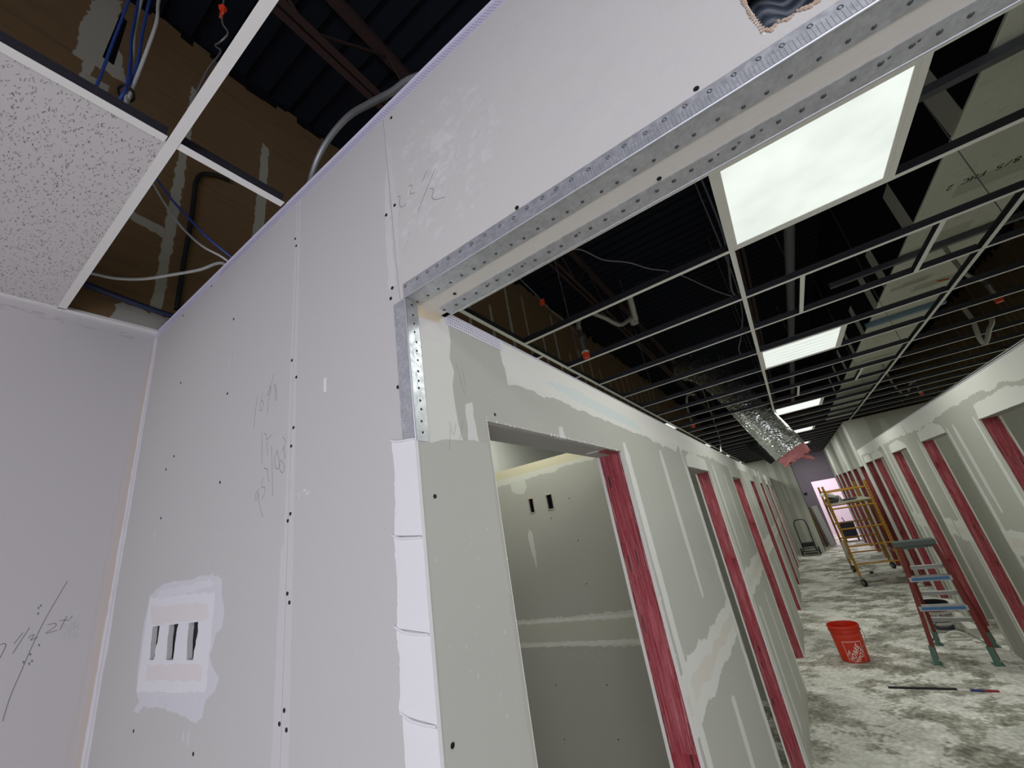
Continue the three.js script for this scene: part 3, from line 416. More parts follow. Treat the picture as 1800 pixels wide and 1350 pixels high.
{ // cross wall above the right-hand rooms, end wall, rear wall
  const w = struct('wall_bulkhead', 'plasterboard face above the right-hand partition where the ceiling grid ends');
  const t = sheet(XCR, XR, 2.2, 2.97, 360, '#bcbbb0', 107, (x) => { mud(x, [[XCR, 2.2], [XCR + 0.32, 2.2], [XCR + 0.34, 2.97], [XCR, 2.97]], '#d0d0c6', 0.006); mud(x, [[1.78, 2.3], [1.88, 2.3], [1.9, 2.6], [1.86, 2.86], [1.78, 2.86], [1.76, 2.6]], '#cdcdc3', 0.01); mud(x, [[2.4, 2.5], [2.5, 2.5], [2.5, 2.88], [2.42, 2.9]], '#cdcdc3', 0.01); });
  part('drywall_panel', boardZ(outline(rect(XCR, XR, 0, 2.965)), -STEP), std({ map: t, roughness: 0.95 }), w);
  const e = struct('wall_end', 'short full-height wall with pale plaster bands behind the black hand cart');
  const te = sheet(-0.66, 0.2, 0, 2.97, 330, PAPER2, 108, (x) => { for (const [a, b] of [[-0.5, -0.36], [-0.2, -0.1], [0.03, 0.17]]) mud(x, [[a, 0], [b, 0], [b + 0.02, 2.97], [a + 0.01, 2.97]], '#c9cabf', 0.01); mud(x, [[-0.3, 1.5], [-0.24, 1.5], [-0.26, 2.1], [-0.32, 2.1]], '#cfd0c6', 0.01); });
  part('drywall_panel', boardZ(outline(rect(XL, 0.17, 0, 2.965)), -15.6), std({ map: te, roughness: 0.95 }), e);
  part('drywall_panel', boardX(outline(rect(15.6, 17.2, 0, 2.965)), 0.17, 1), M.paper2, e);
  const r = struct('wall_rear', 'dull purple wall at the far end with a bright doorway in it');
  part('board', boardZ(outline([[XL, 0], [0.55, 0], [0.55, 2.02], [1.28, 2.02], [1.28, 0], [XR, 0], [XR, 2.97], [XL, 2.97]]), ZREAR, 0.12), M.purple, r);
  part('added_upper_board', span(XL, XR, 2.97, DECK, ZREAR, ZREAR - 0.12), M.umber, r, 'dark board added above the grid to screen off the bright far room');  // added to keep the lit far room from showing above the grid
  part('wall_box', rbx(0.09, 0.06, 0.05, 0.008, 0.27, 1.68, ZREAR + 0.025), M.dark, r, 'small dark box on the wall');
}
// room partitions
function partition(name, label, x0, x1, z, draw, holes) {
  const w = struct(name, label);
  part('drywall_panel', boardZ(outline(rect(x0, x1, 0, TOP), holes), z), draw ? std({ map: draw, roughness: 0.95 }) : M.paper2, w);
  part('drywall_panel', boardZ(outline(rect(x0, x1, 0, TOP)), z - WALL + BOARD), M.paper2, w);
  part('top_plate', span(x0, x1, TOP - 0.01, TOP, z - BOARD, z - WALL + BOARD), M.galvDark, w);
  return w;
}
{
  const t = sheet(XL, XCL - WALL, 0.4, TOP, 1000, '#b2b0a6', 120, (x) => {
    mud(x, [[XL, 1.115], [-1.6, 1.125], [-1.2, 1.118], [-0.66, 1.13], [-0.66, 1.31], [-1.1, 1.315], [-1.5, 1.30], [XL, 1.29]], '#d0cfc5', 0.006);
    mud(x, [[XL, 1.15], [-1.3, 1.155], [-0.66, 1.165], [-0.66, 1.275], [-1.3, 1.27], [XL, 1.262]], '#bfbcae', 0.004);
    mud(x, [[XL, 1.265], [-1.4, 1.275], [-0.66, 1.28], [-0.66, 1.302], [-1.4, 1.29], [XL, 1.28]], '#dddcd4', 0.006);
    mud(x, [[XL, 1.122], [-1.4, 1.128], [-0.66, 1.14], [-0.66, 1.165], [-1.4, 1.15], [XL, 1.14]], '#dad9d0', 0.005);
    mud(x, [[-1.745, 1.86], [-1.72, 1.89], [-1.70, 1.86], [-1.702, 1.72], [-1.712, 1.60], [-1.728, 1.70], [-1.742, 1.78]], '#d3d2c8', 0.002);
    mud(x, [[XL, 2.25], [-1.9, 2.255], [-1.75, 2.25], [-1.6, 2.265], [-1.45, 2.26], [-1.3, 2.28], [-1.0, 2.275], [-0.66, 2.29], [-0.66, TOP], [XL, TOP]], '#cdcbbf', 0.007);
    mud(x, [[XL, 2.30], [-1.5, 2.305], [-0.66, 2.32], [-0.66, TOP], [XL, TOP]], '#cbc2a6', 0.003);
    mud(x, [[-1.83, 2.25], [-1.69, 2.26], [-1.68, 2.20], [-1.715, 2.155], [-1.79, 2.165], [-1.83, 2.20]], '#cac9bf', 0.004);
    for (let i = 0; i < 60; i++) { x.fillStyle = `rgba(190,189,178,${rnd(0.08, 0.25)})`; x.beginPath(); x.ellipse(rnd(-1.8, -1.2), rnd(1.02, 1.1), rnd(0.004, 0.03), rnd(0.003, 0.012), 0, 0, 7); x.fill(); }
  });
  const w = partition('wall_partition', 'first room partition, seen through the nearest left doorway, with two box cut-outs', XL, XCL - WALL, -2.227, t, [rect(-1.688, -1.648, 2.008, 2.106), rect(-1.53, -1.482, 2.006, 2.106)]);
  for (const [x0, x1, y0, y1] of [[-1.688, -1.648, 2.008, 2.106], [-1.53, -1.482, 2.006, 2.106]]) {
    part('box_frame', [span(x0 - 0.004, x1 + 0.004, y1, y1 + 0.004, -2.2265, -2.2235), span(x0 - 0.004, x1 + 0.004, y0 - 0.004, y0, -2.2265, -2.2235), span(x0 - 0.004, x0, y0, y1, -2.2265, -2.2235), span(x1, x1 + 0.004, y0, y1, -2.2265, -2.2235)], M.torn, w);
    part('switch_box', openBox([x0 - 0.005, x1 + 0.005], [y0 - 0.004, y1 + 0.004], [-2.227 - BOARD, -2.305], 'z'), M.galvDark, w, 'steel electrical box set in the board');
  }
  for (const [x, y] of [[-1.343, 1.762], [-1.346, 1.487], [-1.72, 0.902], [-1.349, 0.911], [-1.724, 0.606], [-1.348, 0.635], [-1.52, 1.94], [-1.345, 2.05]]) part('screw', new THREE.CylinderGeometry(0.0042, 0.0042, 0.0012, 8).rotateX(Math.PI / 2).translate(x, y, -2.2268), M.screw, w);
  [-4.66, -7.08, -9.46, -11.85, -14.05].forEach((z, i) => partition('wall_partition', ORD[i + 1] + ' room partition behind the left corridor wall', XL, XCL - WALL, z));
  [-4.13, -5.78, -7.36, -8.68].forEach((z, i) => partition('wall_partition', ORD[i] + ' room partition behind the right corridor wall', XCR + WALL, XR, z));
  [-11.3, -12.6, -14.2, -15.8].forEach((z, i) => { const w2 = struct('wall_partition', ORD[i] + ' full-height partition behind the far right openings'); part('drywall_panel', span(XCR + WALL, XR, 0, 2.965, z, z - 0.1), M.paper2, w2); });
}
// door openings: red lumber jambs, metal head track
function doorway(n, side, [a, b], head, label) {
  const d = struct('door_' + n, label, 'door opening');
  const xf = side < 0 ? XCL : XCR, x0 = xf + (side < 0 ? -BOARD : BOARD), x1 = xf + (side < 0 ? -WALL + BOARD : WALL - BOARD);
  const stud = (u, s) => { const g = span(x0, x1, 0, head, -u, -u - s * 0.038); const p = g.attributes.position, uv = g.attributes.uv; for (let i = 0; i < p.count; i++) uv.setXY(i, Math.abs(p.getX(i) - x0) / 0.0916, p.getY(i) / 1.9 + (u * 0.37) % 1); return g; };
  part('jamb_stud', stud(b - 0.004, 1), M.red, d, 'red-stained wooden jamb smeared with plaster');
  part('jamb_stud', stud(a + 0.004, -1), M.red, d);
  part('head_track', [span(x0, x1, head - 0.002, head + 0.002, -a, -b), span(x0, x0 - side * -0.002, head, head + 0.03, -a, -b)], M.track, d);
  const xb = xf + (side < 0 ? -WALL : WALL);     // bare gypsum edges of both boards down each side
  for (const [u, s2] of [[b, 1], [a, -1]]) for (const [p0, p1] of [[xf, xf + side * 0.019], [xb, xb - side * 0.019]]) part('board_edge', span(p0, p1, 0, head, -u - s2 * 0.0006, -u + s2 * 0.0035), M.gypsum, d);
  // ragged cut edges of the boards
  seed(n * 13); const rag = [];
  for (let u = a; u < b; u += 0.02) rag.push(new THREE.IcosahedronGeometry(rnd(0.0015, 0.004), 0).scale(0.7, rnd(0.6, 1.5), rnd(0.8, 2)).translate(xf + side * -0.001, head + rnd(0, 0.003), -u));
  for (let y = 0.1; y < head; y += 0.06) rag.push(new THREE.IcosahedronGeometry(rnd(0.001, 0.003), 0).scale(0.8, rnd(0.8, 3), rnd(0.6, 1.2)).translate(xf + side * -0.001, y + rnd(0, 0.05), rnd() < 0.5 ? -a : -b));
  if (Math.abs(b) < 8) part('cut_edge', rag, M.gypsum, d, 'ragged gypsum edge').userData.kind = 'stuff';
  return d;
}
LEFT_DOORS.forEach((q, i) => { const d = doorway(i + 1, -1, q, HEAD_L, ORD[i] + ' red-framed door opening in the left corridor wall, counted from the camera');
  if (!i) { part('head_block', span(XCL - BOARD, XCL - 0.05, HEAD_L - 0.003, HEAD_L + 0.03, -1.02, -1.18), M.red, d, 'red wood block at the head'); part('paper_shred', bx(0.05, 0.002, 0.02, XCL - 0.06, HEAD_L - 0.004, -1.0), M.gypsum, d); } });
RIGHT_DOORS.forEach((q, i) => doorway(i + 8, 1, q, i > 4 ? HEAD_R - 0.03 : HEAD_R, ORD[i] + ' red-framed opening in the right corridor wall, counted from the camera'));

// ================================================================ CEILING GRID
const teeGeo = new Map();
function teeGeos(L, along) {              // flange below, web and bulb above; centred, bottom at y = 0
  const key = L.toFixed(3) + along; if (teeGeo.has(key)) return teeGeo.get(key);
  const f = along === 'x' ? (w, h, y) => bx(L, h, w, 0, y, 0) : (w, h, y) => bx(w, h, L, 0, y, 0);
  const r = [f(0.024, 0.0016, 0.0008), mergeGeometries([f(0.0024, 0.036, 0.0196), f(0.0064, 0.009, 0.0375)])];
  teeGeo.set(key, r); return r;
}
function tee(name, label, category, x, y, z, L, along, group) {
  const t = thing(name, label, category, [x, y, z], group), [a, b] = teeGeos(L, along);
  part('flange', a, M.white, t); part('web', b, M.web, t); return t;
}
const teeNames = ['left', 'middle', 'right', 'outer right'];
TEES.forEach((x, i) => { const zEnd = x > XCR ? -STEP + 0.002 : -15.598 + (x > 0.2 || x < 0 ? 0 : -1.6); const z0 = -HEADER - 0.002; tee('main_tee', ['long white ceiling tee just above the left corridor wall top', 'long white ceiling tee along the left side of the light panels', 'long white ceiling tee running above the right corridor wall', 'long white ceiling tee over the right-hand rooms'][i], 'ceiling tee', x, GRID, (z0 + zEnd) / 2, z0 - zEnd, 'z', 'main runners of the corridor grid'); });
const bays = [[-1.087, 0.132, 'left'], [0.132, 1.351, 'middle'], [1.351, 2.57, 'right']];
for (const [x0, x1, word] of bays) for (let k = 0; k < 27; k++) {
  const z = rowZ(k); if (word === 'right' && z < -STEP + 0.05) break; if (z < -15.5 && word !== 'middle') break; if (z < ZREAR + 0.3) break;
  const xe = word === 'middle' && z < -STEP ? XCR - 0.002 : x1;
  tee('cross_tee', `${ORD[k]} cross tee from the header in the ${word} bay of the corridor grid`, 'ceiling tee', (x0 + xe) / 2, GRID + 0.0002, z, xe - x0 - 0.025, 'x', 'cross tees of the corridor grid');
}
for (const [x, k, label] of [[0.437, 2, 'short tee left of the printed board, between first and second light panels'], [1.046, 2, 'short tee below the printed board, between first and second light panels'], [0.437, 7, 'short tee on the left, between second and third light panels'], [1.046, 7, 'short tee on the right, between second and third light panels'], [0.7416, 0, 'short tee on the right edge of the nearest light panel'], [0.7416, 4, 'short tee on the right edge of the second light panel'], [0.7416, 9, 'short tee on the right edge of the third light panel'], [0.7416, 14, 'short tee on the right edge of the fourth light panel'], [0.7416, 19, 'short tee on the right edge of the fifth light panel']])
  tee('short_tee', label, 'ceiling tee', x, GRID + 0.0002, rowZ(k + 0.5), MOD - 0.025, 'z', 'short tees of the corridor grid');

const fixtureGeo = {
  frame: [span(-0.297, 0.297, 0, 0.006, -0.297, -0.277), span(-0.297, 0.297, 0, 0.006, 0.277, 0.297), span(-0.297, -0.277, 0, 0.006, -0.277, 0.277), span(0.277, 0.297, 0, 0.006, -0.277, 0.277)],
  body: span(-0.295, 0.295, 0.008, 0.05, -0.295, 0.295), lens: span(-0.278, 0.278, 0.003, 0.006, -0.278, 0.278),
};
const cloudMap = noiseTex(128, 128, (u, v) => { const n = 246 + 22 * fbm(u * 3, v * 3, 2.7, 3); const g = Math.max(0, Math.min(255, n)); return [g, g, g]; });
const tubeMap = noiseTex(128, 128, (u, v) => { const n = 240 + 14 * Math.sin(v * 38) * Math.sin(u * 3.1) + 10 * fbm(u * 4, v * 4, 1, 2); const g = Math.max(0, Math.min(255, n)); return [g, g, g]; });
const lensMat = (c, glow, map) => std({ color: hex('#222222'), roughness: 0.6, emissive: c, emissiveIntensity: glow, emissiveMap: map });
const glow = new THREE.Color(0.93, 1.0, 0.93);
const lensClouds = lensMat(glow, 1.0, cloudMap), lensTubes = lensMat(glow, 1.0, tubeMap), lensPlain = lensMat(glow, 1.0, null);
function fixture(x, z, L, lens, label, group, hung) {
  const y = GRID + 0.0025;
  const t = thing('light_panel', label, 'light', [x, y, z], group);
  part('frame', fixtureGeo.frame, M.white, t); part('housing', fixtureGeo.body, M.grey, t); part('diffuser', fixtureGeo.lens, lens, t, 'glowing diffuser');
  if (hung) part('suspension', [[-0.27, -0.27], [0.27, -0.27], [-0.27, 0.27], [0.27, 0.27]].map(([u, v]) => rod(V(u, 0.05, v), V(u, DECK - y + 0.002, v), 0.002, 0.002, 5)), M.wire, t);
  const l = new THREE.RectAreaLight(L.color, L.power, 0.55, 0.55); l.position.set(0, -0.004, 0); l.name = t.name + '_lamp'; t.add(l); l.lookAt(V(x, y - 2, z)); l.rotation.set(-Math.PI / 2, 0, 0);
  return t;
}
[0, 4, 9, 14, 19, 24].forEach((k, i) => fixture(0.437, rowZ(k + 0.5), CORRIDOR, [lensClouds, lensTubes, lensPlain, lensPlain, lensPlain, lensPlain][i], ['large glowing square light panel right behind the header', 'second glowing light panel from the header, with faint tube stripes', 'third glowing light panel from the header, beside the foil duct', 'fourth glowing light panel from the header', 'fifth glowing light panel from the header', 'farthest corridor light panel, unseen behind the pink insulation, placed to light the rear wall'][i], 'light panels along the corridor'));  // last panel is unseen, placed to light the purple rear wall
[2, 7, 12, 17, 22].forEach((k, i) => { const z = rowZ(k + 0.5);  // unseen first and far panels are placed to light the left rooms
  fixture(-1.392 - (i ? 0 : 0.12), z + (i ? 0 : 0.35), ROOMS, lensPlain, `${ORD[i]} light panel over the left-hand rooms, mostly out of view behind the partition top`, 'light panels over the left rooms');
  for (const q of i ? [k, k + 1] : [k - 0.574, k + 0.426]) tee('cross_tee', `cross tee beside the ${ORD[i]} light panel over the left rooms, ${q < k + 0.2 ? 'nearer' : 'farther'} one`, 'ceiling tee', (XL - 1.087) / 2, GRID + 0.0002, rowZ(q), -1.087 - XL - 0.03, 'x', 'cross tees over the left rooms'); });
[[2.9, -2.6], [2.9, -4.9], [2.9, -6.6], [2.9, -8.1], [2.9, -12], [2.9, -15]].forEach(([x, z], i) => fixture(x + 0.1, z, ROOMS, lensPlain, `${ORD[i]} unseen light panel behind the partition, placed to light the right-hand rooms`, 'unseen light panels over the right rooms', true));  // none of these is in view; they light the right-hand rooms
fixture(-1.35, 2.0, UNSEEN_FRONT_COOL, lensPlain, 'unseen cool light panel on the left behind the camera, placed to light the front wall', 'unseen light panels of the front room', true);  // unseen, gives the front wall its lavender light from the left
fixture(0.9, 1.7, UNSEEN_FRONT_NEUTRAL, lensPlain, 'unseen neutral light panel on the right behind the camera, placed to light the header', 'unseen light panels of the front room', true);  // unseen, gives neutral light to the upper right of the front wall
fixture(0.9, -18.9, UNSEEN_FAR, lensPlain, 'unseen light panel beyond the far doorway, placed to brighten the room there', null, true);  // out of view, makes the far doorway bright and pinkish

// front room grid, tile and wall angles
tee('main_tee', 'wide white ceiling tee crossing the front room beside the speckled tile', 'ceiling tee', (XL + XR) / 2, GRID, 0.302, XR - XL - 0.03, 'x');
tee('cross_tee', 'short white ceiling tee from the front wall to the speckled tile corner', 'ceiling tee', -1.047, GRID + 0.0002, 0.151, 0.276, 'z', 'cross tees of the front grid');
tee('cross_tee', 'white ceiling tee along the right edge of the speckled tile', 'ceiling tee', -1.047, GRID + 0.0002, 0.912, 1.19, 'z', 'cross tees of the front grid');
{
  const t1 = struct('trim_1', 'white wall angle carrying the tile on the left wall', 'trim');
  part('angle', [span(XL, XL + 0.022, GRID, GRID + 0.0016, 0, ZBACK), span(XL, XL + 0.0016, GRID, GRID + 0.022, 0, ZBACK)], M.white, t1);
  const tx = (() => { const c = canvas(1400, 1400), x = c.getContext('2d'); seed(77); x.fillStyle = '#d4d1cf'; x.fillRect(0, 0, 1400, 1400);
    for (let i = 0; i < 26000; i++) { x.fillStyle = rnd() < 0.5 ? 'rgba(255,255,255,0.08)' : 'rgba(120,112,110,0.07)'; x.fillRect(rnd(0, 1400), rnd(0, 1400), rnd(1, 3), rnd(1, 3)); }
    for (let i = 0; i < 11000; i++) { x.save(); x.translate(rnd(0, 1400), rnd(0, 1400)); x.rotate(rnd(-0.5, 0.5)); x.fillStyle = `rgba(86,82,80,${rnd(0.3, 0.8)})`; if (rnd() < 0.8) x.fillRect(0, 0, rnd(4, 13), rnd(1.2, 2.4)); else { x.beginPath(); x.arc(0, 0, rnd(1, 2.4), 0, 7); x.fill(); } x.restore(); }
    return finish(c); })();
  const tile = thing('ceiling_tile', 'speckled white acoustic ceiling tile with a chipped edge', 'ceiling tile', [-1.587, GRID + 0.0022, 0.908]);
  const g = span(-0.533, 0.533, 0, 0.016, -0.600, 0.600), p = g.attributes.position, uv = g.attributes.uv; for (let i = 0; i < p.count; i++) uv.setXY(i, (p.getX(i) + 0.6) / 1.2, (p.getZ(i) + 0.6) / 1.2);
  part('panel', g, std({ map: tx, roughness: 1 }), tile);
  seed(78); const chips = []; for (let i = 0; i < 46; i++) chips.push(new THREE.IcosahedronGeometry(rnd(0.0012, 0.003), 0).scale(rnd(0.8, 2), 0.6, 1).translate(rnd(-0.5, 0.52), 0.0004, -0.588 + rnd(-0.003, 0.003)));
  part('chipped_edge', chips, M.torn, tile, 'crumbly tan chips along the cut edge').userData.kind = 'stuff';
}

// ================================================================ ABOVE THE GRID
function joist(x, label) {
  const j = thing('bar_joist', label, 'joist', [x, 0, 0], 'roof joists');
  part('top_chord', span(-0.035, 0.035, DECK - 0.05, DECK - 0.004, ZBACK, ZFAR), M.rust, j); part('bottom_chord', [span(-0.045, -0.006, 4.47, 4.476, ZBACK, ZFAR), span(0.006, 0.045, 4.47, 4.476, ZBACK, ZFAR), span(-0.012, -0.006, 4.47, 4.51, ZBACK, ZFAR), span(0.006, 0.012, 4.47, 4.51, ZBACK, ZFAR)], M.rust, j);
  const w = []; for (let z = ZBACK - 0.1, s = 1; z > ZFAR + 0.7; z -= 0.55, s = -s) w.push(rod(V(0, s > 0 ? 4.49 : DECK - 0.03, z), V(0, s > 0 ? DECK - 0.03 : 4.49, z - 0.55), 0.01, 0.01, 6));
  part('web_rods', w, M.rust, j);
}
joist(-1.3, 'rusty brown roof joist over the left wall'); joist(0.39, 'rusty brown roof joist over the middle of the corridor'); joist(2.2, 'rusty brown roof joist over the right-hand rooms');
{ // wrapped beam
  const b = thing('boxed_beam', 'long boxed beam with pale board underside and black side above the right of the grid', 'beam');
  const tex = (() => { const c = canvas(256, 2048), x = c.getContext('2d'); seed(91); x.fillStyle = '#cdcec0'; x.fillRect(0, 0, 256, 2048);
    for (let i = 0; i < 3000; i++) { x.fillStyle = rnd() < 0.5 ? 'rgba(230,230,218,0.08)' : 'rgba(110,110,96,0.07)'; x.fillRect(rnd(0, 256), rnd(0, 2048), rnd(2, 20), rnd(1, 5)); }
    for (let i = 0; i < 24; i++) { const y = rnd(0, 2048); x.fillStyle = `rgba(150,150,134,${rnd(0.2, 0.5)})`; x.fillRect(rnd(0, 120), y, rnd(60, 200), rnd(4, 24)); }
    return finish(c); })();
  const g = span(1.43, 2.12, 3.60, 3.613, -HEADER, -14.5), p = g.attributes.position, uv = g.attributes.uv; for (let i = 0; i < p.count; i++) uv.setXY(i, (p.getX(i) - 1.43) / 0.69, -p.getZ(i) / 14.5);
  part('bottom_board', g, std({ map: tex, roughness: 0.95 }), b);
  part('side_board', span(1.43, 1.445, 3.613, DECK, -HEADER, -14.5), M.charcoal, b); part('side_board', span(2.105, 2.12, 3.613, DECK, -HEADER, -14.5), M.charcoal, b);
  [-1.42, -2.42, -3.58, -4.65, -5.28, -6.3, -7.3, -8.4, -9.5, -10.6].forEach((z) => part('board_strip', span(1.4265, 1.4295, 3.615, 4.02, z - 0.1, z + 0.1), M.paper2, b));
  // printed lettering on the underside
  const c = canvas(1024, 160), x = c.getContext('2d'); x.clearRect(0, 0, 1024, 160); x.fillStyle = 'rgba(40,42,36,0.85)'; x.font = 'bold 118px monospace'; x.fillText('R-8/5 FHC 2', 10, 118);
  const t = finish(c), pm = std({ map: t, transparent: true, alphaTest: 0.3, roughness: 1 });
  const pl = new THREE.PlaneGeometry(0.6, 0.1).rotateX(Math.PI / 2).rotateZ(0).translate(0, 0, 0); part('printed_mark', pl.rotateY(Math.PI).translate(1.70, 3.5985, -3.13), pm, b, 'black printed lettering on the board');
}
function barThing(name, label, category, a, b, w, h, mat, partName) { const t = thing(name, label, category, a); part(partName, bar(V(0, 0, 0), V(b[0] - a[0], b[1] - a[1], b[2] - a[2]), w, h), mat, t); return t; }
barThing('steel_strut', 'grey steel strut under the boxed beam nearest the header', 'strut', [0.75, 3.57, -1.95], [2.3, 3.57, -1.95], 0.045, 0.045, M.galvDark, 'channel');
barThing('steel_strut', 'grey steel strut under the boxed beam farther down the corridor', 'strut', [0.9, 3.57, -4.05], [2.3, 3.57, -4.05], 0.045, 0.045, M.galvDark, 'channel');
barThing('steel_strut', 'bluish steel strut crossing the boxed beam behind the second light panel', 'strut', [1.38, 3.57, -5.8], [2.12, 3.57, -5.8], 0.05, 0.07, std({ color: hex('#7f98ae'), roughness: 0.5, metalness: 0.4, name: 'bluesteel' }), 'channel');
{ const t = thing('service_pipe', 'dull grey pipe running along the corridor high above the grid', 'pipe'); part('pipe', rod(V(0.84, 4.35, -HEADER), V(0.84, 4.35, -15), 0.05, 0.05, 18), M.grey, t); for (const z of [-2, -5, -8, -11]) part('hanger', rod(V(0.84, 4.39, z), V(0.84, DECK, z), 0.006), M.wire, t); }
barThing('red_tag', 'small red tag stuck to the boxed beam underside', 'tag', [1.9, 3.597, -5.06], [2.0, 3.597, -5.1], 0.03, 0.002, M.orange, 'tag');

// flexible foil duct hanging out of the grid
{
  const path = curve([[-0.95, 4.3, -7.4], [-0.62, 3.95, -6.75], [-0.36, 3.5, -6.32], [-0.21, 3.16, -6.12], [-0.115, 2.9, -6.08], [0.005, 2.62, -6.09], [0.125, 2.335, -6.1]]);
  const ring = (nu, nv, rad, closedT = [0, 1]) => {
    const pos = [], uv = [], idx = [], fr = path.computeFrenetFrames(nu, false), q = V(0, 0, 0);
    for (let i = 0; i <= nu; i++) { const s = closedT[0] + (closedT[1] - closedT[0]) * i / nu; path.getPointAt(Math.min(1, s), q); const N = fr.normals[Math.round(Math.min(1, s) * nu)], B = fr.binormals[Math.round(Math.min(1, s) * nu)];
      for (let j = 0; j <= nv; j++) { const a = j / nv * Math.PI * 2, r = rad(s, a), c = Math.cos(a) * r, d = Math.sin(a) * r; pos.push(q.x + N.x * c + B.x * d, q.y + N.y * c + B.y * d, q.z + N.z * c + B.z * d); uv.push(j / nv, s * 4); } }
    for (let i = 0; i < nu; i++) for (let j = 0; j < nv; j++) { const a = i * (nv + 1) + j, b = a + nv + 1; idx.push(a, b, a + 1, b, b + 1, a + 1); }
    const g = new THREE.BufferGeometry(); g.setAttribute('position', new THREE.Float32BufferAttribute(pos, 3)); g.setAttribute('uv', new THREE.Float32BufferAttribute(uv, 2)); g.setIndex(idx); g.computeVertexNormals(); return g;
  };
  const wrinkle = (s, a) => { const x = Math.cos(a) * 1.6, y = Math.sin(a) * 1.6; const flat = Math.max(0, Math.cos(a - 3.6)); return 0.212 + 0.010 * noise.noise(x * 1.8, y * 1.8, s * 20) + (0.0065 * noise.noise(x * 5 + 5, y * 5, s * 150 + a * 5) + 0.0045 * noise.noise(x * 11, y * 11 + 3, s * 300 + a * 9)) * (1 - 0.85 * flat); };
  const d = thing('flexible_duct', 'crinkled silver foil flexible duct hanging down out of the grid with pink insulation', 'duct');
  part('foil_jacket', ring(620, 150, wrinkle), M.foil, d, 'crinkled silver foil jacket');
  // pink fibre collar: ragged outer skin, thick wall and inner skin
  const end = path.getPointAt(1), T = path.getTangentAt(1), U = V(0, 0, 1).cross(T).normalize(), W = T.clone().cross(U);
  const collar = (r0, r1, l0, l1, zz, rag) => { const pos = [], idx = [], nv = 90, nu = 14; for (let i = 0; i <= nu; i++) for (let j = 0; j <= nv; j++) { const a = j / nv * Math.PI * 2, f = i / nu, R = r0 + (r1 - r0) * f + 0.013 * noise.noise(Math.cos(a) * 3, Math.sin(a) * 3, f * 3 + zz), L = l0 + (l1 - l0) * f + (f > 0.8 ? rag * noise.noise(Math.cos(a) * 4 + 9, Math.sin(a) * 4, zz) : 0); const p = end.clone().addScaledVector(T, L).addScaledVector(U, Math.cos(a) * R).addScaledVector(W, Math.sin(a) * R); pos.push(p.x, p.y, p.z); }
    for (let i = 0; i < nu; i++) for (let j = 0; j < nv; j++) { const a = i * (nv + 1) + j, b = a + nv + 1; idx.push(a, b, a + 1, b, b + 1, a + 1); } const g = new THREE.BufferGeometry(); g.setAttribute('position', new THREE.Float32BufferAttribute(pos, 3)); g.setAttribute('uv', new THREE.Float32BufferAttribute(new Float32Array(pos.length / 3 * 2), 2)); g.setIndex(idx); g.computeVertexNormals(); return g; };
  part('insulation', [collar(0.198, 0.185, -0.03, 0.13, 1.1, 0.03), collar(0.187, 0.12, 0.125, 0.11, 2.3, 0.02), collar(0.12, 0.125, 0.10, -0.5, 3.7, 0)], M.pink, d, 'torn pink glass-fibre insulation');
  part('insulation_flap', [new THREE.IcosahedronGeometry(0.09, 3).scale(1.3, 0.35, 0.8).rotateZ(-0.5).translate(end.x + 0.12, end.y - 0.10, end.z)], M.pink, d);
}
// sprinkler drops
function sprinkler(label, [x, y, z], hose, capUp) {
  const s = thing('sprinkler_drop', label, 'sprinkler', [x, y, z], 'sprinkler drops');
  part('protective_cap', rod(V(0, 0, 0), V(0, 0.035, 0), 0.024, 0.026, 20), M.orange, s, 'bright orange protective cap');
  part('collar', rod(V(0, 0.035, 0), V(0, 0.05, 0), 0.028, 0.026, 18), M.plastic, s);
  part('nipple', rod(V(0, 0.05, 0), V(-0.002, 0.17, -0.005), 0.016, 0.015, 16), M.zinc, s, 'shiny steel nipple');
  part('coupling', [rod(V(-0.002, 0.165, -0.005), V(-0.003, 0.20, -0.006), 0.021, 0.021, 8), rod(V(-0.003, 0.20, -0.006), V(-0.004, 0.23, -0.007), 0.016, 0.016, 12)], M.galvDark, s);
  if (hose) part('braided_hose', armoured([[-0.004, 0.22, -0.007], ...hose], 0.017, 90), M.hose, s, 'dull braided hose');
  return s;
}
sprinkler('nearest orange-capped sprinkler drop hanging by the left corridor wall', [-0.9, 2.955, -2.06], [[-0.005, 0.30, -0.02], [0.04, 0.40, -0.1], [0.12, 0.38, -0.25], [0.18, 0.36, -0.45], [0.24, 0.44, -0.6]]);
{ const p = thing('branch_pipe', 'pale bent pipe end above the nearest sprinkler drop', 'pipe', [-0.66, 3.39, -2.66]); part('pipe', tube([[0, 0, 0], [0.03, -0.01, -0.04], [0.05, 0.04, 0.02], [0.08, 0.16, 0.14]], 0.024, 24, 12), M.hose, p); part('fitting', rod(V(0.02, -0.03, -0.04), V(0.02, 0.035, -0.04), 0.034, 0.034, 14), M.hose, p); }
sprinkler('second orange-capped sprinkler drop along the left corridor wall', [-0.917, 2.95, -5.97], [[0.0, 0.32, -0.02], [0.05, 0.48, 0], [0.12, 0.55, -0.3]]);
sprinkler('orange-capped sprinkler drop high over the right partition, half way along', [2.21, 2.95, -8.6], [[0, 0.26, 0], [-0.08, 0.2, 0.02], [-0.18, 0.05, 0.02], [-0.25, 0.2, 0], [-0.26, 0.9, 0], [-0.26, 2.12, 0]]);
sprinkler('orange-capped sprinkler drop over the right partition nearest the header', [1.87, 2.99, -4.22], [[-0.03, 0.24, 0], [-0.08, 0.3, 0.02], [-0.1, 0.5, 0.02], [-0.1, 0.62, 0.02]]);
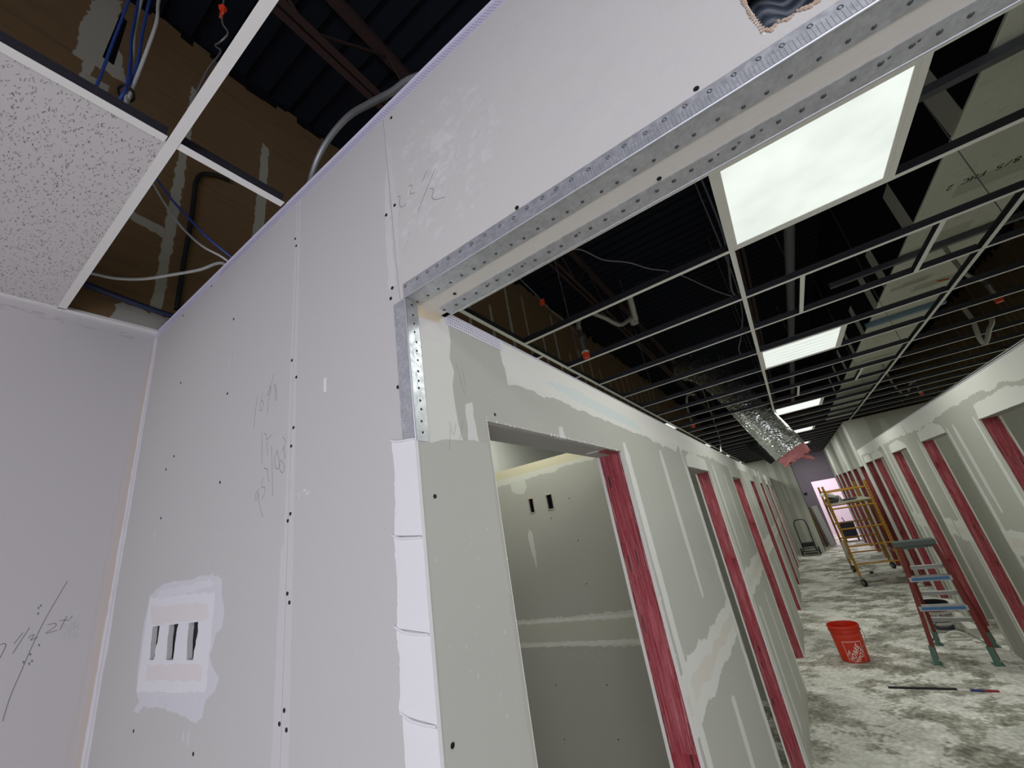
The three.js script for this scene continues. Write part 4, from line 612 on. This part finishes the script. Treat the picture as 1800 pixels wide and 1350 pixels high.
{ const s = thing('conduit', 'pale V-shaped bent conduit dangling over the right partition', 'conduit'); part('tube', tube([[1.80, 3.12, -4.6], [1.805, 3.0, -4.6], [1.79, 2.9, -4.6], [1.779, 2.82, -4.6], [1.787, 2.765, -4.6], [1.812, 2.79, -4.6], [1.86, 2.87, -4.6], [1.91, 2.93, -4.62], [1.935, 2.99, -4.64]], 0.017, 70, 10), M.hose, s); }
{ const s = thing('sprinkler_drop', 'far bare sprinkler nipple hanging by the left corridor wall', 'sprinkler', [-0.98, 2.84, -9.0], 'sprinkler drops'); part('nipple', rod(V(0, 0, 0), V(0.06, 0.3, 0), 0.016, 0.013, 12), M.zinc, s); part('drop_pipe', rod(V(0.06, 0.29, 0), V(0.06, DECK - 2.838, 0), 0.012), M.hose, s); part('escutcheon', rod(V(0, -0.01, 0), V(0, 0.01, 0), 0.045, 0.03, 16), M.plastic, s); }
{ const s = thing('black_sleeve', 'black duct sleeve hanging from the grid left of the pink insulation', 'duct', [-0.42, 2.6, -9.74]); part('sleeve', [rbx(0.24, 0.3, 0.36, 0.08, 0.06, 0.3, 0).rotateZ(0.2), rod(V(0.08, 0.2, 0), V(0.27, -0.12, 0), 0.14, 0.09, 16)], M.dark, s); part('hanger_strap', [rod(V(0.0, 0.4, 0.1), V(0.0, DECK - 2.598, 0.1), 0.003, 0.003, 6), rod(V(0.05, 0.4, -0.1), V(0.05, DECK - 2.598, -0.1), 0.003, 0.003, 6)], M.wire, s); }
// cables
function cable(name, label, pts, r, mat, n = 60, spiral, group) { const t = thing(name, label, 'cable', [0, 0, 0], group); part('sheath', spiral ? armoured(pts, r, n) : tube(pts, r, n, 8), mat, t); return t; }
cable('armoured_cable', 'thick grey armoured cable arching over the top of the front wall', [[-0.3, 3.05, -0.12], [-0.526, 3.133, -0.07], [-0.599, 3.155, -0.07], [-0.703, 3.202, -0.07], [-0.805, 3.242, -0.07], [-0.9, 3.239, -0.07], [-0.974, 3.205, -0.07], [-1.024, 3.136, -0.07], [-1.05, 3.0, -0.07]], 0.0105, M.armour, 260, true);
cable('armoured_cable', 'thin armoured cable lying along the front wall top by the tee end', [[-1.07, 2.99, -0.095], [-1.09, 3.13, -0.095], [-1.144, 3.15, -0.095], [-1.214, 3.15, -0.09], [-1.34, 3.11, -0.08], [-1.42, 2.99, -0.06]], 0.007, M.armour, 160, true);
cable('armoured_cable', 'pale armoured cable sagging across the gap beside the left wall', [[-2.05, 3.1, 0.32], [-2.018, 3.1, 0.263], [-1.984, 3.09, 0.2], [-1.918, 3.085, 0.129], [-1.83, 3.09, 0.063], [-1.732, 3.095, -0.002], [-1.635, 3.1, -0.051], [-1.6, 3.0, -0.09]], 0.0065, M.whiteCable, 220, true);
const bundle = [
  ['blue_cable', 'blue data cable splaying to the left of the bundle above the tile', [[-1.9, 4.9, 0.375], [-1.95, 4.62, 0.375], [-1.99, 4.4, 0.38], [-2.02, 4.15, 0.385], [-2.06, 4.0, 0.39], [-2.08, 3.6, 0.4]], M.blueCable, 0.006],
  ['blue_cable', 'blue data cable in the bundle, left of the white one', [[-2.0, 4.95, 0.34], [-1.869, 4.365, 0.34], [-1.681, 3.908, 0.34], [-1.62, 3.69, 0.345], [-1.69, 3.6, 0.36], [-1.72, 3.2, 0.37]], M.blueCable, 0.006],
  ['white_cable', 'white cable running down the middle of the cable bundle', [[-1.98, 4.9, 0.33], [-1.91, 4.475, 0.33], [-1.736, 4.019, 0.33], [-1.64, 3.72, 0.335], [-1.56, 3.5, 0.335], [-1.56, 3.1, 0.34]], M.whiteCable, 0.0065],
  ['blue_cable', 'blue data cable in the bundle, right of the white one', [[-1.83, 4.8, 0.32], [-1.767, 4.272, 0.32], [-1.698, 3.99, 0.32], [-1.66, 3.76, 0.33], [-1.68, 3.6, 0.34], [-1.68, 3.1, 0.35]], M.blueCable, 0.006],
  ['white_cable', 'white cable on the right side of the cable bundle', [[-1.70, 4.8, 0.30], [-1.657, 4.412, 0.31], [-1.583, 4.145, 0.31], [-1.60, 3.97, 0.315], [-1.64, 3.82, 0.32], [-1.62, 3.66, 0.33], [-1.6, 3.2, 0.34]], M.whiteCable, 0.0065],
];
for (const [n, l, p, m, r] of bundle) cable(n, l, p, r, m, 70, false, 'cables dropping onto the tile');
{ const t = thing('cable_tie', 'black tie round the cable bundle above the tile', 'cable tie', [-1.645, 3.72, 0.335]); part('strap', new THREE.TorusGeometry(0.034, 0.006, 6, 20).rotateX(1.4).scale(1, 1, 0.7), M.blackCable, t); }
cable('white_cable', 'white cable slanting down to the front wall top, beside the blue one', [[-2.08, 3.74, 0.12], [-1.85, 3.44, 0.105], [-1.66, 3.2, 0.08], [-1.56, 3.08, 0.04], [-1.52, 3.04, 0.0], [-1.50, 3.0, -0.05]], 0.0045, M.whiteCable);
cable('blue_cable', 'blue cable slanting down to the front wall top', [[-1.95, 3.66, 0.137], [-1.70, 3.36, 0.13], [-1.54, 3.16, 0.10], [-1.50, 3.08, 0.05], [-1.47, 3.0, -0.05]], 0.0045, M.blueCable);
cable('blue_cable', 'dark blue cables bundled low along the left wall beside the tile', [[-2.09, 3.09, 0.33], [-2.06, 3.07, 0.265], [-2.05, 3.053, 0.195], [-2.05, 3.04, 0.102], [-2.05, 3.03, -0.018], [-2.05, 3.02, -0.4]], 0.013, std({ color: hex('#1c2442'), roughness: 0.6, name: 'navy' }));
cable('black_conduit', 'black flexible conduit bent against the brown board', [[-2.1, 4.05, -0.2], [-2.1, 4.031, -0.135], [-2.1, 3.985, -0.071], [-2.1, 3.917, -0.05], [-2.1, 3.807, -0.05], [-2.1, 3.652, -0.053], [-2.1, 3.4, -0.05], [-2.1, 3.1, -0.05]], 0.011, M.blackCable, 120, true);
cable('hanger_wire', 'twisted hanger wire over the front tee with an orange tag', [[-1.19, 4.9, 0.2], [-1.194, 3.902, 0.2], [-1.176, 3.806, 0.2], [-1.109, 3.65, 0.2], [-1.132, 3.625, 0.21], [-1.217, 3.717, 0.2], [-1.15, 3.607, 0.2], [-1.1, 3.4, 0.24], [-1.0, 3.0, 0.3]], 0.003, M.wire, 90).children.forEach((m) => { const g = m.parent; if (!g.userData.tagged) { g.userData.tagged = undefined; } });
{ const t = thing('marker_tag', 'small orange tag on the hanger wire above the front tee', 'tag', [-1.196, 3.9, 0.2]); part('tag', [rbx(0.03, 0.05, 0.008, 0.003), new THREE.ConeGeometry(0.015, 0.03, 6).translate(0, 0.038, 0)], M.orange, t); }
cable('hanger_wire', 'thin pale wire swagging across the dark deck behind the header', [[-1.0, 3.95, -2.1], [-0.822, 4.0, -2.272], [-0.71, 3.99, -2.566], [-0.558, 4.01, -2.814], [-0.439, 4.0, -3.046], [-0.283, 4.0, -3.287], [0.019, 4.0, -4.101], [0.158, 4.0, -4.421]], 0.006, M.wire, 90);
cable('hanger_wire', 'loose looped wire hanging beside the middle tee behind the first light panel', [[0.24, DECK + 0.002, -3.0], [0.21, 3.9, -3.0], [0.14, 3.56, -3.0], [0.125, 3.496, -3.0], [0.116, 3.417, -3.0], [0.14, 3.36, -3.0]], 0.009, M.wire, 40);
cable('hanger_wire', 'curly wire dangling beside the middle tee by the second light panel', [[0.2, DECK + 0.002, -3.4], [0.173, 3.6, -3.4], [0.122, 3.328, -3.4], [0.07, 3.209, -3.4], [0.055, 3.16, -3.39], [0.0, 3.05, -3.4], [0.02, 2.98, -3.4]], 0.005, M.wire, 50);
{ const t = thing('marker_tag', 'small orange tag on a wire above the left bay behind the header', 'tag', [-1.45, 4.0, -2.75]); part('tag', rbx(0.05, 0.07, 0.012, 0.004), M.orange, t); part('wire', tube([[-0.2, 1.065, 0.5], [-0.15, 0.4, 0.3], [-0.02, 0.06, 0.02], [0, 0, 0], [0.06, -0.12, -0.1], [0.14, -0.25, -0.2], [0.2, -0.4, -0.25]], 0.004, 30, 6), M.wire, t); }
let hw = 0; for (const [x, z] of [[0.132, -2.4], [0.132, -4.8], [0.132, -7.2], [1.351, -2.4], [1.351, -4.8], [1.351, -7.2], [-1.087, -2.4], [-1.087, -4.8]]) { const t = thing('hanger_wire', `${ORD[hw % 3]} straight hanger wire holding the ${hw < 3 ? 'middle' : hw < 6 ? 'right' : 'left'} corridor tee`, 'wire', [x, GRID + 0.03, z], 'straight hanger wires'); part('wire', rod(V(0, 0, 0), V(0.02, DECK - GRID - 0.03, 0.05), 0.0025, 0.0025, 6), M.wire, t); hw++; }

// ================================================================ THINGS ON THE FLOOR
{ // orange-red pail with white square mark
  const b = thing('bucket', 'orange-red plastic bucket standing on the corridor floor', 'bucket', [-0.06, 0, -5.87]);
  const c = canvas(2048, 680), x = c.getContext('2d'); x.fillStyle = '#cf2f12'; x.fillRect(0, 0, 2048, 680);
  x.save(); x.translate(1075, 420); x.scale(1.45, 1.45); x.strokeStyle = '#e9dcd6'; x.fillStyle = '#e9dcd6'; x.lineWidth = 7; x.strokeRect(-140, -140, 280, 280); x.rotate(-Math.PI / 4); x.textAlign = 'center'; x.font = 'bold 44px sans-serif'; x.fillText('THE', -60, -66); x.font = 'bold 92px sans-serif'; x.fillText('HOME', 0, 16); x.font = 'bold 84px sans-serif'; x.fillText('DEPOT', 0, 92); x.restore();
  x.strokeStyle = 'rgba(233,220,214,0.6)'; x.lineWidth = 4; x.beginPath(); x.moveTo(780, 130); x.lineTo(1400, 110); x.stroke();
  const body = new THREE.LatheGeometry([[0.128, 0.004], [0.131, 0.02], [0.1335, 0.06], [0.137, 0.13], [0.1405, 0.2], [0.1435, 0.26], [0.145, 0.29]].map(([r, y]) => new THREE.Vector2(r, y)), 64).rotateY(Math.PI);
  part('body', body, std({ map: finish(c, true), roughness: 0.45 }), b);
  const plain = std({ color: hex('#cf2f12'), roughness: 0.45, name: 'bucketRed' });
  part('rim', new THREE.LatheGeometry([[0.145, 0.29], [0.152, 0.292], [0.152, 0.306], [0.147, 0.308], [0.147, 0.325], [0.154, 0.327], [0.154, 0.345], [0.15, 0.352], [0.145, 0.35], [0.142, 0.29], [0.125, 0.012], [0, 0.012]].map(([r, y]) => new THREE.Vector2(r, y)), 56), plain, b);
  part('base', new THREE.CylinderGeometry(0.128, 0.126, 0.01, 48).translate(0, 0.005, 0), plain, b);
  part('handle', tube([[0.156, 0.31, 0], [0.165, 0.24, 0.06], [0.14, 0.18, 0.11], [0.09, 0.15, 0.14]].map(([u, y, z]) => [u, y, z]), 0.0028, 30, 6), M.wire, b, 'thin wire handle');
}
{ // white pail behind the ladder
  const b = thing('bucket', 'white compound pail with a black rim behind the stepladder', 'bucket', [0.92, 0, -6.95]);
  const c = canvas(1024, 256), x = c.getContext('2d'); x.fillStyle = '#c9c7c0'; x.fillRect(0, 0, 1024, 256); x.fillStyle = '#7a2a2c'; x.fillRect(300, 26, 460, 10); x.fillStyle = '#4a2226'; x.font = 'bold 54px sans-serif'; x.fillText('ALL PURPOSE', 400, 96); x.fillStyle = '#3d4048'; x.fillRect(400, 116, 300, 8); x.fillRect(400, 150, 240, 70);
  part('body', new THREE.LatheGeometry([[0.128, 0.004], [0.134, 0.05], [0.14, 0.15], [0.145, 0.27]].map(([r, y]) => new THREE.Vector2(r, y)), 48).rotateY(Math.PI), std({ map: finish(c, true), roughness: 0.5 }), b);
  part('rim', new THREE.LatheGeometry([[0.145, 0.27], [0.153, 0.272], [0.153, 0.30], [0.148, 0.305], [0.14, 0.30], [0.135, 0.1], [0, 0.09]].map(([r, y]) => new THREE.Vector2(r, y)), 48), M.dark, b, 'black rim');
  part('handle', tube([[-0.15, 0.25, 0.03], [-0.12, 0.12, 0.13], [0, 0.07, 0.17], [0.12, 0.12, 0.13], [0.15, 0.25, 0.03]], 0.003, 30, 6), M.wire, b);
  const r = thing('paint_tray', 'small white roller frame lying in front of the white pail', 'tool', [0.95, 0, -6.55]); part('arch', new THREE.TorusGeometry(0.09, 0.02, 8, 20, Math.PI).scale(1, 0.8, 1), M.plastic, r); part('base', rbx(0.2, 0.02, 0.12, 0.008, 0, 0.01, 0), M.plastic, r);
}
{ // stepladder
  const l = thing('stepladder', 'red fibreglass stepladder with blue steps and green feet', 'ladder');
  const FL0 = V(0.60, 0.05, -5.74), FR0 = V(1.035, 0.05, -5.71), FL1 = V(0.725, 1.07, -5.88), FR1 = V(1.025, 1.07, -5.86), RL0 = V(0.745, 0.05, -6.36), RR0 = V(1.17, 0.05, -6.27), RL1 = V(0.745, 1.05, -5.97), RR1 = V(1.03, 1.05, -5.95);
  const on = (a, b, y) => a.clone().lerp(b, (y - a.y) / (b.y - a.y));
  const rail = (a, b, w) => [bar(a, b, 0.012, w), bar(a.clone().add(V(w > 0.05 ? 0.012 : 0.01, 0, w / 2 - 0.006)), b.clone().add(V(0.01, 0, w / 2 - 0.006)), 0.03, 0.01), bar(a.clone().add(V(0.01, 0, -w / 2 + 0.006)), b.clone().add(V(0.01, 0, -w / 2 + 0.006)), 0.03, 0.01)];
  part('rail', rail(FL0, FL1, 0.065), M.ladderRed, l); part('rail', rail(FR0, FR1, 0.065), M.ladderRed, l); part('rear_rail', rail(RL0, RL1, 0.05), M.ladderRed, l); part('rear_rail', rail(RR0, RR1, 0.05), M.ladderRed, l);
  for (const y of [0.775, 0.505]) { const a = on(FL0, FL1, y), b = on(FR0, FR1, y); const s = part('step', [bar(a, b, 0.006, 0.085), bar(a.clone().add(V(0, -0.02, 0.04)), b.clone().add(V(0, -0.02, 0.04)), 0.045, 0.004)], M.alu, l); part('edge_stripe', bar(a.clone().add(V(0.02, -0.018, 0.043)), b.clone().add(V(-0.02, -0.018, 0.043)), 0.028, 0.003), M.stepBlue, s, 'blue stripe'); }
  for (const y of [0.83, 0.55, 0.27]) { const a = on(RL0, RL1, y), b = on(RR0, RR1, y); part('rear_rung', [bar(a, b, 0.04, 0.012), bar(a.clone().add(V(0, 0.02, 0.01)), b.clone().add(V(0, 0.02, 0.01)), 0.004, 0.03)], M.alu, l); }
  const cap = part('top_cap', [rbx(0.36, 0.055, 0.16, 0.012, 0, 0, 0), bx(0.30, 0.03, 0.12, 0, -0.035, 0)], std({ color: hex('#5f6864'), roughness: 0.9, name: 'cap' }), l, 'grey plaster-dusted top cap'); cap.position.set(0.875, 1.098, -5.915); cap.rotation.y = -0.05;
  part('spreader', [bar(on(FL0, FL1, 0.5), on(RL0, RL1, 0.46), 0.004, 0.02), bar(on(FR0, FR1, 0.5), on(RR0, RR1, 0.46), 0.004, 0.02)], M.wire, l);
  for (const [a, b, s] of [[FL0, FL1, 1], [FR0, FR1, -1], [RL0, RL1, 1], [RR0, RR1, -1]]) { const k = on(a, b, 0.17); part('foot', [bar(V(a.x + (a.x - b.x) * 0.02, 0.004, a.z), on(a, b, 0.15), 0.036, 0.075), bx(0.075, 0.012, 0.085, a.x, 0.006, a.z), bar(k, V(k.x + s * 0.10, 0.265, k.z), 0.006, 0.03)], M.foot, l, 'green dusty rubber foot'); }
}
{ // rolling scaffold
  const s = thing('scaffold', 'yellow rolling scaffold tower with a plywood deck', 'scaffold');
  const X0 = 0.47, X1 = 1.15, Z0 = -9.9, Z1 = -11.6, H = 1.82;
  for (const [x, z] of [[X0, Z0], [X1, Z0], [X0, Z1], [X1, Z1]]) {
    const p = part('post', span(x - 0.02, x + 0.02, 0.16, H, z - 0.02, z + 0.02), M.yellow, s);
    const h = []; for (let y = 0.3; y < 1.78; y += 0.055) h.push(bx(0.014, 0.014, 0.003, x, y, z + 0.0205)); part('hole', h, M.dark, p).userData.kind = 'stuff';
    const c = part('caster', [new THREE.CylinderGeometry(0.062, 0.062, 0.03, 24).rotateZ(Math.PI / 2).rotateY(0.5).translate(x + 0.02, 0.062, z)], M.rubber, s, 'black caster wheel'); part('hub', [new THREE.CylinderGeometry(0.035, 0.035, 0.034, 18).rotateZ(Math.PI / 2).rotateY(0.5).translate(x + 0.02, 0.062, z), bx(0.03, 0.05, 0.05, x, 0.145, z)], M.hub, c);
  }
  for (const z of [Z0, Z1]) for (const y of [0.38, 0.69, 1.0, 1.38, 1.70]) part('rung', rod(V(X0, y, z), V(X1, y, z), 0.014), M.yellow, s);
  for (const x of [X0, X1]) { part('side_rail', [span(x - 0.016, x + 0.016, 1.40, 1.46, Z0, Z1)], M.yellow, s); part('lower_rail', rod(V(x, 0.5, Z0), V(x, 0.5, Z1), 0.014), M.yellow, s); part('brace', rod(V(x, 0.6, Z0), V(x, 1.38, Z0 - 0.7), 0.01), M.yellow, s); }
  part('deck', rbx(X1 - X0 - 0.02, 0.03, Z0 - Z1 - 0.06, 0.004, (X0 + X1) / 2, 1.475, (Z0 + Z1) / 2), M.ply, s, 'pale dusty plywood deck');
  const h = thing('rounded_object', 'off-white rounded object clipped to the scaffold corner post', 'lamp', [0.5, 1.62, -10.0]); part('shell', new THREE.SphereGeometry(0.1, 24, 14, 0, 6.3, 0, 1.7).scale(1.3, 0.8, 1).rotateZ(-0.3), M.plastic, h); part('cord', tube([[0.1, 0, 0.02], [0.18, -0.02, 0.02], [0.16, -0.1, 0.03], [0.12, -0.14, 0.03]], 0.008, 24, 8), M.plastic, h);  // rounded shell with a hanging cord, its use left open
  const g = thing('tool_bag', 'grey cloth tool bag on the left of the scaffold deck', 'bag', [0.57, 1.49, -10.15]); part('bag', new THREE.IcosahedronGeometry(0.13, 3).scale(1.1, 0.55, 1.2).translate(0, 0.06, 0), M.grey, g);
  const g2 = thing('rag', 'dark rag lying on the middle of the scaffold deck', 'rag', [0.83, 1.49, -10.2]); part('cloth', new THREE.IcosahedronGeometry(0.09, 3).scale(1.5, 0.25, 1.2).translate(0, 0.02, 0), std({ color: hex('#4a4d4e'), roughness: 1, name: 'rag' }), g2);
  const pb = thing('plastic_bag', 'white plastic sheet hanging on the left rear scaffold post', 'bag', [0.46, 0.36, -10.6]); part('sheet', new THREE.IcosahedronGeometry(0.09, 3).scale(0.5, 2.2, 0.8).translate(0, 0.2, 0), M.plastic, pb);
}
{ // hand cart
  const c = thing('hand_cart', 'black folding hand cart leaning against the end wall', 'cart', [-0.2, 0, -15.1]);
  part('handle_frame', [tube([[-0.16, 0.12, 0.05], [-0.16, 0.5, -0.08], [-0.15, 0.92, -0.2], [-0.1, 0.98, -0.22], [0.1, 0.98, -0.22], [0.15, 0.92, -0.2], [0.16, 0.5, -0.08], [0.16, 0.12, 0.05]], 0.014, 90, 8)], M.dark, c);
  part('platform', [rbx(0.3, 0.12, 0.16, 0.02, 0, 0.3, 0.02), rod(V(-0.16, 0.2, 0.06), V(0.16, 0.2, 0.06), 0.01), rbx(0.34, 0.03, 0.22, 0.008, 0, 0.06, 0.12)], M.blackCable, c);
  for (const x of [-0.22, 0.22]) { const w = part('wheel', new THREE.TorusGeometry(0.085, 0.026, 10, 28).rotateY(Math.PI / 2).translate(x, 0.112, 0.02), M.rubber, c); part('hub', new THREE.CylinderGeometry(0.05, 0.05, 0.03, 16).rotateZ(Math.PI / 2).translate(x, 0.112, 0.02), M.dark, w); }
  part('axle', rod(V(-0.22, 0.112, 0.02), V(0.22, 0.112, 0.02), 0.01), M.dark, c);
}
{ // boards leaning at the end of the corridor
  barThing('leaning_board', 'dark board with a yellow edge leaning beside the end wall', 'board', [0.27, 0, -16.75], [0.20, 1.22, -17.08], 0.05, 0.12, M.umber, 'board');
  barThing('leaning_board', 'narrow yellow strip leaning beside the end wall', 'board', [0.225, 0, -16.55], [0.19, 1.2, -16.95], 0.02, 0.02, M.yellowEdge, 'strip');
  barThing('leaning_board', 'pale bluish board leaning left of the far doorway', 'board', [0.44, 0, -16.85], [0.36, 1.25, -17.15], 0.16, 0.012, M.paper, 'board');
}
{ // dark wheeled bin in the far doorway
  const b = thing('wheeled_bin', 'dark blue-black wheeled bin standing in the far doorway', 'bin', [1.03, 0, -17.65]);
  part('body', new THREE.CylinderGeometry(0.29, 0.25, 0.5, 4, 1).rotateY(Math.PI / 4).scale(1.05, 1, 0.8).translate(0, 0.34, 0), M.binBlue, b); part('rim', rbx(0.45, 0.03, 0.36, 0.008, 0, 0.59, 0), M.binBlue, b);
  part('handle', rod(V(0.0, 0.58, -0.1), V(-0.03, 0.74, -0.1), 0.012), M.dark, b); for (const [x, z] of [[-0.17, 0.12], [0.17, 0.12], [-0.17, -0.12], [0.17, -0.12]]) part('caster', new THREE.CylinderGeometry(0.045, 0.045, 0.03, 16).rotateZ(Math.PI / 2).translate(x, 0.045, z), M.rubber, b);
}
{ // strip on the floor, offcut
  const s = thing('trim_strip', 'long thin striped strip, blue and red at one end, lying on the dusty floor', 'strip', [0.47, 0.004, -5.07]);
  for (const [a, b, m] of [[-0.36, 0.12, M.dark], [0.12, 0.2, M.plastic], [0.2, 0.29, std({ color: hex('#27316e'), roughness: 0.6, name: 'navyPaint' })], [0.29, 0.38, std({ color: hex('#8e2430'), roughness: 0.6, name: 'redPaint' })]]) part('section', rbx(b - a, 0.01, 0.034, 0.002, (a + b) / 2, 0, 0.02 * Math.sin(((a + b) / 2) * 3)), m, s);
  const o = thing('drywall_offcut', 'white rectangular board offcut by the base of the right wall', 'board', [1.16, 0, -6.72]); part('piece', span(-0.08, 0.08, 0, 0.10, -0.16, 0.16), M.gypsum, o);
  const d = thing('debris', 'small dark lump of debris on the floor under the scaffold', 'debris', [0.74, 0, -11.2]); part('lump', new THREE.IcosahedronGeometry(0.03, 1).scale(1.2, 0.8, 1).translate(0, 0.022, 0), M.umber, d);
}

scene.traverse((o) => { if (o.isMesh) { o.castShadow = true; o.receiveShadow = true; } });
renderer.render(scene, camera);
